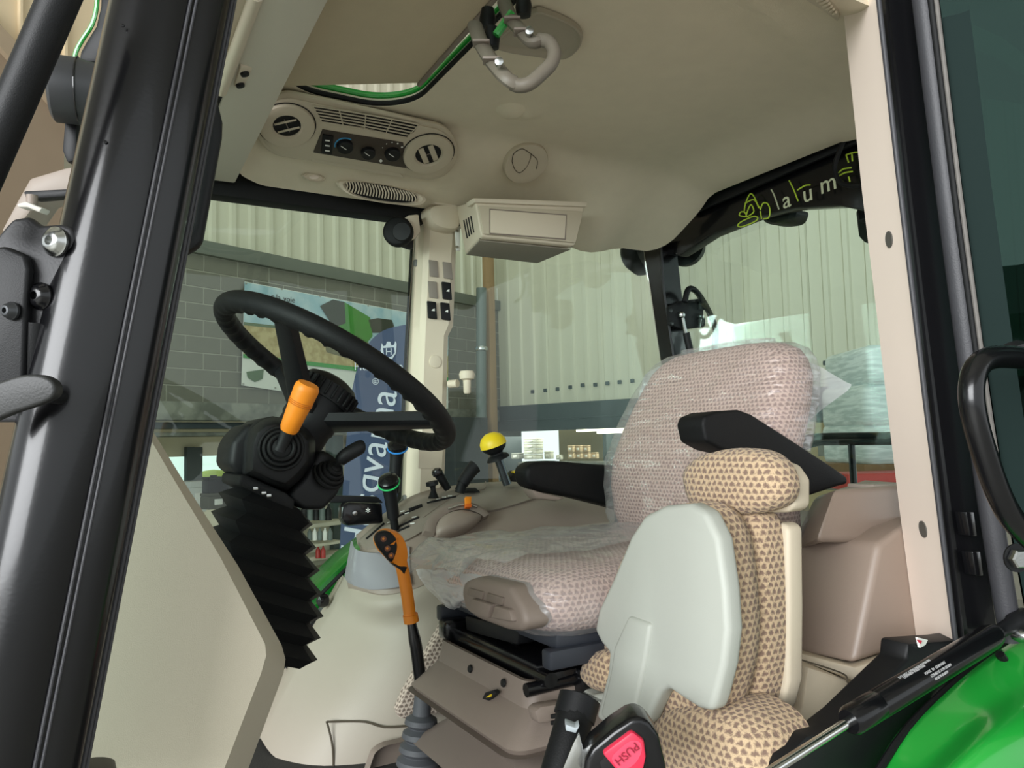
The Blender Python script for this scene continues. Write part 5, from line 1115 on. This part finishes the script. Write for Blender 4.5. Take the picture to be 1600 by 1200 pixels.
mk('headrest_shell', prism([S1(x, y, .978) for x, y in hs_], (.042, 0, 0), .014, 3), panm, ps, 50)
lo_ = [(1000, 1128), (1030, 1105), (1080, 1098), (1130, 1118), (1165, 1150), (1178, 1190), (1170, 1235), (1020, 1250), (985, 1200)]
mk('base_roll', pillow([S1(x, y, .83) for x, y in lo_], (.14, 0, 0), [(.001, -.05), (.6, 0), (.88, .12), (1, .45), (.95, .9), (.001, 1)], 4), fab, ps, 70)
mk('side_roll', pillow([S1(x, y, .815) for x, y in ((894, 1052), (903, 1028), (925, 1016), (955, 1018), (965, 1060), (950, 1088), (920, 1084), (902, 1072))], (.10, 0, 0), [(.001, -.03), (.6, 0), (.9, .15), (1, .45), (.9, 1), (.001, 1)], 4), fab, ps, 70)
mk('side_roll_cup', prism([S1(x, y, .822) for x, y in ((893, 1062), (902, 1082), (948, 1112), (968, 1110), (960, 1080), (922, 1086))], (.09, 0, 0), .008, 3), shellgrey, ps, 50)
# buckles
bq_ = thing('seat_belt_buckle', at(985, 1200, .98), 'black seat belt buckle with red push button at the bottom edge', 'buckle')
DB = .97
bo_ = [(915, 1188), (925, 1170), (958, 1142), (985, 1124), (1000, 1120), (1015, 1128), (1030, 1150), (1040, 1190), (1046, 1225), (910, 1225)]
mk('body', prism([at(x, y, DB) for x, y in bo_], CF * .05, .010, 3), gloss, bq_)
mk('recess', prism([at(x, y, DB - .001) for x, y in ((936, 1192), (988, 1138), (1008, 1152), (1012, 1190), (1008, 1215), (945, 1215))], CF * .004, .002), dark, bq_)
mk('push_button', prism([at(x, y, DB - .008) for x, y in ((941, 1178), (988, 1143), (1007, 1158), (1010, 1184), (1004, 1212), (966, 1208))], CF * .012, .004, 2), red, bq_)
mk('button_dimple', pillow([at(x, y, DB - .0085) for x, y in ((956, 1186), (966, 1172), (985, 1158), (1000, 1160), (1002, 1176), (990, 1195), (970, 1203))], CF * .003, [(.001, .4), (.8, .3), (1, 0)], 4), mat('red_light', 'e04a64', .4), bq_)
td = (at(964, 1190, DB) - at(992, 1166, DB)).normalized(); mk('button_lettering', text('PUSH', .0148, at(979, 1178, DB - .0105), td, CF.cross(td) * (1 if CF.cross(td).dot(CU) < 0 else -1), .0003), mat('red_ink', '8c1830', .5), bq_)
sb = thing('belt_stalk', at(895, 1200, 1.02), 'black belt stalk with chrome clasp left of the red button', 'buckle')
mk('stalk', tube([at(905, 1095, 1.10), at(893, 1140, 1.07), at(868, 1230, 1.03)], .026, 16, 3), rubber, sb)
mk('sleeve', tube([at(906, 1090, 1.10), at(897, 1122, 1.085)], .030, 18), black, sb)
mk('clip', prism([at(x, y, 1.02) for x, y in ((884, 1132), (900, 1138), (906, 1134), (900, 1146), (884, 1142))], CF * .02, .002), mat('clip_grey', 'a9b2b6', .4), sb)
mk('chrome_tongue', prism([at(x, y, 1.0) for x, y in ((905, 1145), (914, 1180), (920, 1182), (900, 1225), (870, 1225), (896, 1162))], CF * .004, .001), steel, sb)

# ================================================================== LEFT FENDER LINER
fb = thing('fender_liner', (1.35, .95, .3), 'taupe molded fender box behind the passenger seat', 'fender liner')
def vt(x, y, X, Y, dx=0): p = P(x, y, X=X) if Y is None else P(x, y, Y=Y); return p
cT = P(1373, 850, Y=.895); cB = P(1335, 1038, Y=.895)
lT = Vector((cT.x + .02, 1.13, P(1258, 852, Y=1.05).z)); lB = Vector((cB.x + .02, 1.13, P(1250, 1018, Y=1.05).z))
rT = P(1420, 812, Y=.89); rB = P(1440, 1003, Y=.89); dx = Vector((.5, 0, 0)); dy = Vector((0, .3, 0))
mk('lower_box', prism([lT, cT, rT, Vector((rT.x + .3, 1.13, rT.z))], VZ, .014, 4, [lB, cB, rB, Vector((rB.x + .3, 1.13, rB.z))]), fender_in, fb, 40)
uT = P(1304, 764, Y=.96); uB = P(1275, 846, Y=.96)
uTr = P(1440, 756, Y=.96); uBr = P(1440, 850, Y=.96); uTl = P(1272, 778, Y=1.16); uBl = P(1232, 864, Y=1.16)
mk('upper_box', prism([uTl, uT, uTr, uTr + Vector((.1, .2, 0))], VZ, .012, 3, [uBl, uB, uBr, uBr + Vector((.1, .2, 0))]), fender_in, fb, 40)
mk('top_tray', prism([P(x, y, Y=.98) for x, y in ((1365, 757), (1440, 755), (1440, 762), (1365, 764))], (0, .06, 0), .002), mat('plate_grey', '8d8378'), fb)
gl2 = [P(1247, 1018, Y=1.0), P(1335, 1042, Y=.885), P(1432, 1008, Y=.88), P(1450, 1030, Y=.86), P(1375, 1095, Y=.86), P(1330, 1062, Y=.875), P(1250, 1032, Y=.98)]
mk('ledge', prism(gl2, (.05, .06, -.01), .004), panm, fb)
mk('lower_panel', prism([P(x, y, Y=.90) for x, y in ((1263, 1042), (1330, 1064), (1378, 1098), (1300, 1150), (1262, 1168), (1222, 1166), (1254, 1112))], (.05, .15, 0), .006), panm, fb)
mk('panel_seam', tube([P(x, y, Y=.885) for x, y in ((1252, 1031), (1300, 1046), (1322, 1056), (1326, 1070), (1352, 1093))], .0015, 6, 3), mat('seam_dark', '4a4234'), fb)

# sill, green fender, door strut
sl = thing('door_sill', P(1300, 1190, Y=.76), 'black door sill strip between the liner and green fender', 'door sill')
mk('sill', prism([P(x, y, Y=.76) for x, y in ((1200, 1235), (1226, 1185), (1262, 1150), (1300, 1142), (1330, 1118), (1418, 1030), (1420, 1005), (1490, 1000), (1590, 985), (1590, 1010), (1440, 1120), (1360, 1240))], (0, .05, 0), .006), black, sl)
mk('sill_lip', tube([P(x, y, Y=.735) for x, y in ((1366, 1215), (1420, 1135), (1500, 1060), (1572, 1006))], .006, 8, 3), rubber, sl)
mk('floor_bracket', prism([P(x, y, Y=.80) for x, y in ((1215, 1172), (1250, 1140), (1285, 1134), (1300, 1148), (1262, 1200), (1200, 1232))], (0, .04, 0), .006), mat('bracket_dark', '33302e', .5), sl)
mk('warning_tag', prism([P(x, y, Y=.755) for x, y in ((1434, 996), (1450, 1000), (1446, 1008), (1438, 1012))], (0, .004, 0)), white, sl)
mk('tag_mark', prism([P(x, y, Y=.753) for x, y in ((1435, 1000), (1441, 1001), (1439, 1006))], (0, .003, 0)), red, sl)
gfd = grid([[P(1360, 1235, Y=.74), P(1415, 1150, Y=.73), P(1480, 1085, Y=.72), P(1560, 1022, Y=.71), P(1660, 960, Y=.70)],
            [P(1390, 1250, Y=.70), P(1470, 1170, Y=.68), P(1530, 1110, Y=.67), P(1600, 1060, Y=.66), P(1700, 1000, Y=.65)],
            [P(1420, 1290, Y=.66), P(1500, 1200, Y=.63), P(1570, 1150, Y=.61), P(1650, 1110, Y=.60), P(1760, 1050, Y=.6)],
            [P(1460, 1340, Y=.63), P(1560, 1260, Y=.60), P(1640, 1230, Y=.58), P(1720, 1190, Y=.57), P(1800, 1150, Y=.57)]], 6, 6)
gfo = thing('green_fender', P(1500, 1190, Y=.65), 'glossy green fender at the lower right corner', 'fender')
mk('panel', shell(gfd, (.02, .04, -.02)), green, gfo, 50)
mk('edge_seal_or_glint', tube([P(x, y, Y=.70) for x, y in ((1562, 1022), (1580, 1050), (1600, 1090), (1640, 1150))], .007, 8, 4), rubber, gfo)
st = thing('door_strut', P(1330, 1130, Y=.69), 'black gas strut with printed lettering across the green fender', 'gas strut')
s0, s1 = P(1326, 1128, Y=.68), P(1553, 992, Y=.68); sd = (s1 - s0).normalized(); sL = (s1 - s0).length; sr = .0192
mk('cylinder', lathe([(.001, 0), (sr * .8, 0), (sr, .006), (sr, sL * .16), (sr * .97, sL * .165), (sr * .97, sL * .17), (sr, sL * .175), (sr, sL * .96), (sr * .85, sL), (.001, sL)], s0, sd, 32), gloss, st)
mk('neck', lathe([(sr * .5, sL), (sr * .7, sL * 1.02), (sr * .5, sL * 1.04), (sr * .55, sL * 1.06), (sr * .62, sL * 1.16), (sr * .75, sL * 1.17), (sr * .75, sL * 1.26), (.001, sL * 1.28)], s0, sd, 24), black, st)
mk('rod', tube([s0 + sd * .003, P(1185, 1218, Y=.68)], .0065, 14), mat('chrome', 'd8dad8', .12, metal=1.0), st)
mk('ball_joint', lathe([(.001, -.012), (.009, -.01), (.012, 0), (.009, .01), (.001, .012)], P(1594, 992, Y=.67), VY, 18), steel, st)
pd2 = (CAM - s0).normalized(); su = (pd2 - sd * pd2.dot(sd)).normalized(); sv_ = sd.cross(su)
sv_ = sv_ if sv_.dot(CU) > 0 else -sv_
for bd_, t_, off_, a_ in (('MADE  IN  GERMANY', .50, .002, 0), ('STABILUS 3198 0550N', .52, -.004, 0), ('065678 038/09', .51, -.0095, 0), ('OEFFNEN VERBOTEN', .40, .011, 0), ('DO NOT OPEN HIGH PRESSURE', .42, .0138, 0)):
    y_ = off_; rad_ = math.sqrt(max(1e-6, (sr * 1.02) ** 2 - y_ ** 2)); ang_ = math.asin(max(-1, min(1, y_ / sr)))
    nrm = su * cos(ang_) + sv_ * sin(ang_); upv = sv_ * cos(ang_) - su * sin(ang_)
    mk('print_line', text(bd_, .0052, s0 + sd * (sL * t_) + nrm * (sr * 1.015), sd, upv, .0002), mat('print_grey', 'b8b8b8', .6), st)

# open left door
dr = struct(mk('door_1', tube([P(x, y, Y=.70) for x, y in ((1434, -80), (1443, 0), (1480, 300), (1506, 500), (1528, 660), (1548, 800), (1580, 1000))], .017, 14, 3), seal), 'open left cab door hinged on the cream post')
mk('seal_lip', tube([P(x, y, Y=.685) for x, y in ((1446, -80), (1455, 0), (1492, 300), (1519, 500), (1541, 660), (1563, 800))], .007, 10, 3), rubber, dr)
mk('seal_edge', tube([P(x, y, Y=.675) for x, y in ((1454, -80), (1463, 0), (1500, 300), (1527, 500), (1549, 660), (1572, 800))], .0035, 8, 3), mat('seal_light', '6e6a66', .7, .3, 60), dr)
dl = [P(x, y, Y=.68) for x, y in ((1456, -80), (1465, 0), (1502, 300), (1529, 500), (1552, 660), (1580, 840), (1610, 1000))]; ddv = Vector((.30, -.62, 0))
mk('glass', prism(dl + [dl[-1] + ddv, dl[0] + ddv], ddv.cross(VZ).normalized() * .005), doorglass, dr, flat=True)
mk('glass_border', loft([[p, p + ddv * .06, p + ddv * .06 + Vector((.004, .002, 0)), p + Vector((.004, .002, 0))] for p in dl]), mat('frit_teal', '1a2826', .7, spec=.1), dr)
for y0, y1 in ((800, 838), (862, 900)): mk('hinge_leaf', prism([P(x, y, Y=.725) for x, y in ((1510 + (y0 - 800) * .16, y0), (1522 + (y0 - 800) * .16, y0), (1527 + (y0 - 800) * .16, y1), (1516 + (y0 - 800) * .16, y1))], (0, .02, 0), .002), gloss, dr)
dh = mk('pull_handle', tube([P(x, y, Y=.52) for x, y in ((1680, 562), (1610, 560), (1555, 558), (1528, 572), (1518, 605), (1522, 650), (1540, 715), (1562, 775), (1585, 815), (1620, 850))], .0145, 18, 6), gloss, dr)
mk('upper_mount', tube([P(1600, 552, Y=.52), P(1590, 545, Y=.56), P(1575, 550, Y=.60)], .012, 12, 3), black, dh)
bt = mk('hinge_bolt', lathe([(.014, 0), (.014, .010), (.012, .012), (.001, .012)], P(1588, 872, Y=.6), Vector((-.4, -.9, 0)), 6), steel, dr); mk('washer', lathe([(.02, -.003), (.02, 0), (.001, 0)], P(1590, 872, Y=.6), Vector((-.4, -.9, 0)), 24), black, bt)

# ================================================================== OUTSIDE THE FRONT POST
ma = tag(mk('mirror_arm', tube([at(118, -60, .60), at(60, 75, .60), at(-12, 240, .60), at(-60, 350, .60)], .0145, 18, 3), black), 'thick black tubular mirror arm in the upper left corner', 'mirror arm')
hb_ = thing('hinge_bracket', at(70, 640, .66), 'black bolted hinge bracket welded to the front post', 'bracket')
DH = .64
mk('plate', prism([at(x, y, DH) for x, y in ((-30, 400), (10, 352), (20, 342), (44, 338), (62, 352), (98, 350), (112, 356), (116, 372), (108, 430), (92, 520), (78, 600), (72, 660), (-30, 660))], CF * .010, .003, 3), mat('bracket_black', '232326', .5, .1, 10, .15, 400), hb_)
mk('cover', prism([at(x, y, DH - .012) for x, y in ((-40, 392), (6, 384), (38, 398), (44, 420), (40, 470), (34, 640), (-40, 640))], CF * .010, .003, 3), black, hb_)
for q, r_, m_ in (((88, 378), .0125, steel), ((65, 463), .0115, gloss), ((20, 486), .0075, mat('bolt_dark', '4a4c4e', .4, metal=.7))):
    b_ = mk('bolt', lathe([(r_, 0), (r_, .002), (r_ * .88, .003), (r_ * .75, .006), (r_ * .52, .0078), (r_ * .30, .008), (r_ * .28, .004), (.001, .004)], at(*q, DH - (.001 if q[0] > 30 else .0135)), -CF * .9 - CR * .25, 28), m_, hb_)
for q in ((125, 380), (116, 465)): mk('weld_boss', pillow([at(x + q[0], y + q[1], DH + .01) for x, y in ((-18, -28), (6, -26), (20, -8), (18, 18), (2, 30), (-16, 26))], CF * .03, [(.001, -.1), (.6, 0), (.9, .3), (1, .8), (1, 1)], 3), gloss, hb_)
mk('lower_sleeve', tube([at(56, 505, DH + .004), at(44, 650, DH + .004)], .012, 14), black, hb_)
pl = thing('latch_paddle', at(40, 640, .60), 'rounded dark grey latch paddle below the hinge bracket', 'latch')
mk('paddle', prism([at(v.x, v.y, .58) for v in smooth([Vector(q + (0,)) for q in ((-60, 620), (0, 596), (35, 586), (65, 587), (83, 598), (85, 615), (70, 628), (20, 645), (-60, 672))], 4, True)], CF * .012, .004, 3), mat('paddle_grey', '2a2b2b', .5, .08, 10, .15, 500), pl)
mk('pivot', tube([at(80, 618, .60), at(104, 622, .64)], .006, 10), black, pl)
rl = thing('round_lamp', at(115, 190, .95), 'black round lamp housing left of the front post', 'lamp')
lc = at(124, 143, .98)
mk('housing', lathe([(.001, -.032), (.036, -.031), (.041, -.027), (.041, .0), (.038, .01), (.036, .03), (.001, .032)], lc, CR * .95 + CF * .35, 32), mat('lamp_black', '2a2b2d', .45, .1, 8), rl)
mk('ring', tube(disc_pts(lc + (CR * .95 + CF * .35) * .0, .0412, *frame(CR * .95 + CF * .35)[:2], 32), .0012, 6, 1, True), gloss, rl)
mk('stem', prism([at(x, y, 1.0) for x, y in ((100, 185), (120, 190), (118, 250), (104, 255), (96, 235))], CF * .02, .004), black, rl)
gp = thing('fuel_cap_cover', at(150, 80, 1.05), 'black curved cover with green edge at the top left', 'cover')
mk('cover', prism([at(x, y, 1.05) for x, y in ((156, -20), (155, 10), (148, 40), (134, 62), (124, 80), (121, 96), (160, 98), (230, -20))], CF * .05, .006), black, gp)
mk('green_edge', tube([at(x, y, 1.05) for x, y in ((152, -20), (151, 10), (144, 38), (130, 60), (119, 80), (116, 96))], .003, 8, 3), green, gp)
fl_ = thing('front_lamp', at(50, 330, 1.0), 'grey front lamp housing with small white latch beside the hinge', 'lamp')
mk('housing', prism([at(x, y, 1.02) for x, y in ((28, 310), (46, 278), (100, 262), (125, 258), (125, 300), (60, 312), (40, 340), (10, 365), (0, 362))], CF * .05, .006), mat('lamp_grey', '8b7f74', .5), fl_)
mk('seal', prism([at(x, y, 1.01) for x, y in ((35, 298), (100, 295), (125, 292), (125, 305), (40, 312))], CF * .02, .003), black, fl_)
mk('latch', prism([at(x, y, .98) for x, y in ((25, 318), (40, 314), (58, 322), (66, 324), (61, 332), (42, 324), (27, 324))], CF * .02, .003), mat('latch_white', 'b8b4ac', .5), fl_)
mk('latch_post', tube([at(50, 305, 1.0), at(50, 320, 1.0)], .007, 10), taupe2, fl_)

# right hand fender edge and door strut seen low behind the console
rf = thing('right_fender', P(480, 960, Y=2.2), 'green fender edge with black trim beyond the console', 'fender')
mk('panel', prism([P(x, y, Y=2.24) for x, y in ((430, 1030), (436, 990), (470, 945), (545, 872), (640, 800), (640, 860), (548, 905), (470, 985), (442, 1022))], (0, .15, .0), .01), green, rf)
mk('door_edge', tube([P(x, y, Y=2.17) for x, y in ((438, 1042), (470, 1000), (520, 948), (560, 905))], .012, 10, 3), rubber, rf)
mk('seal_channel', prism([P(x, y, Y=2.18) for x, y in ((440, 1030), (540, 905), (560, 900), (450, 1050))], (0, .03, 0), .003), mat('channel_grey', '55585c', .4), rf)
rs_ = thing('right_door_strut', P(505, 935, Y=2.13), 'thin black door strut above the right green fender', 'gas strut')
mk('rod', tube([P(498, 932, Y=2.13), P(545, 885, Y=2.13)], .006, 8), black, rs_); mk('joint', lathe([(.001, -.02), (.018, -.012), (.02, 0), (.016, .012), (.001, .018)], P(505, 938, Y=2.13), VX, 14), gloss, rs_)
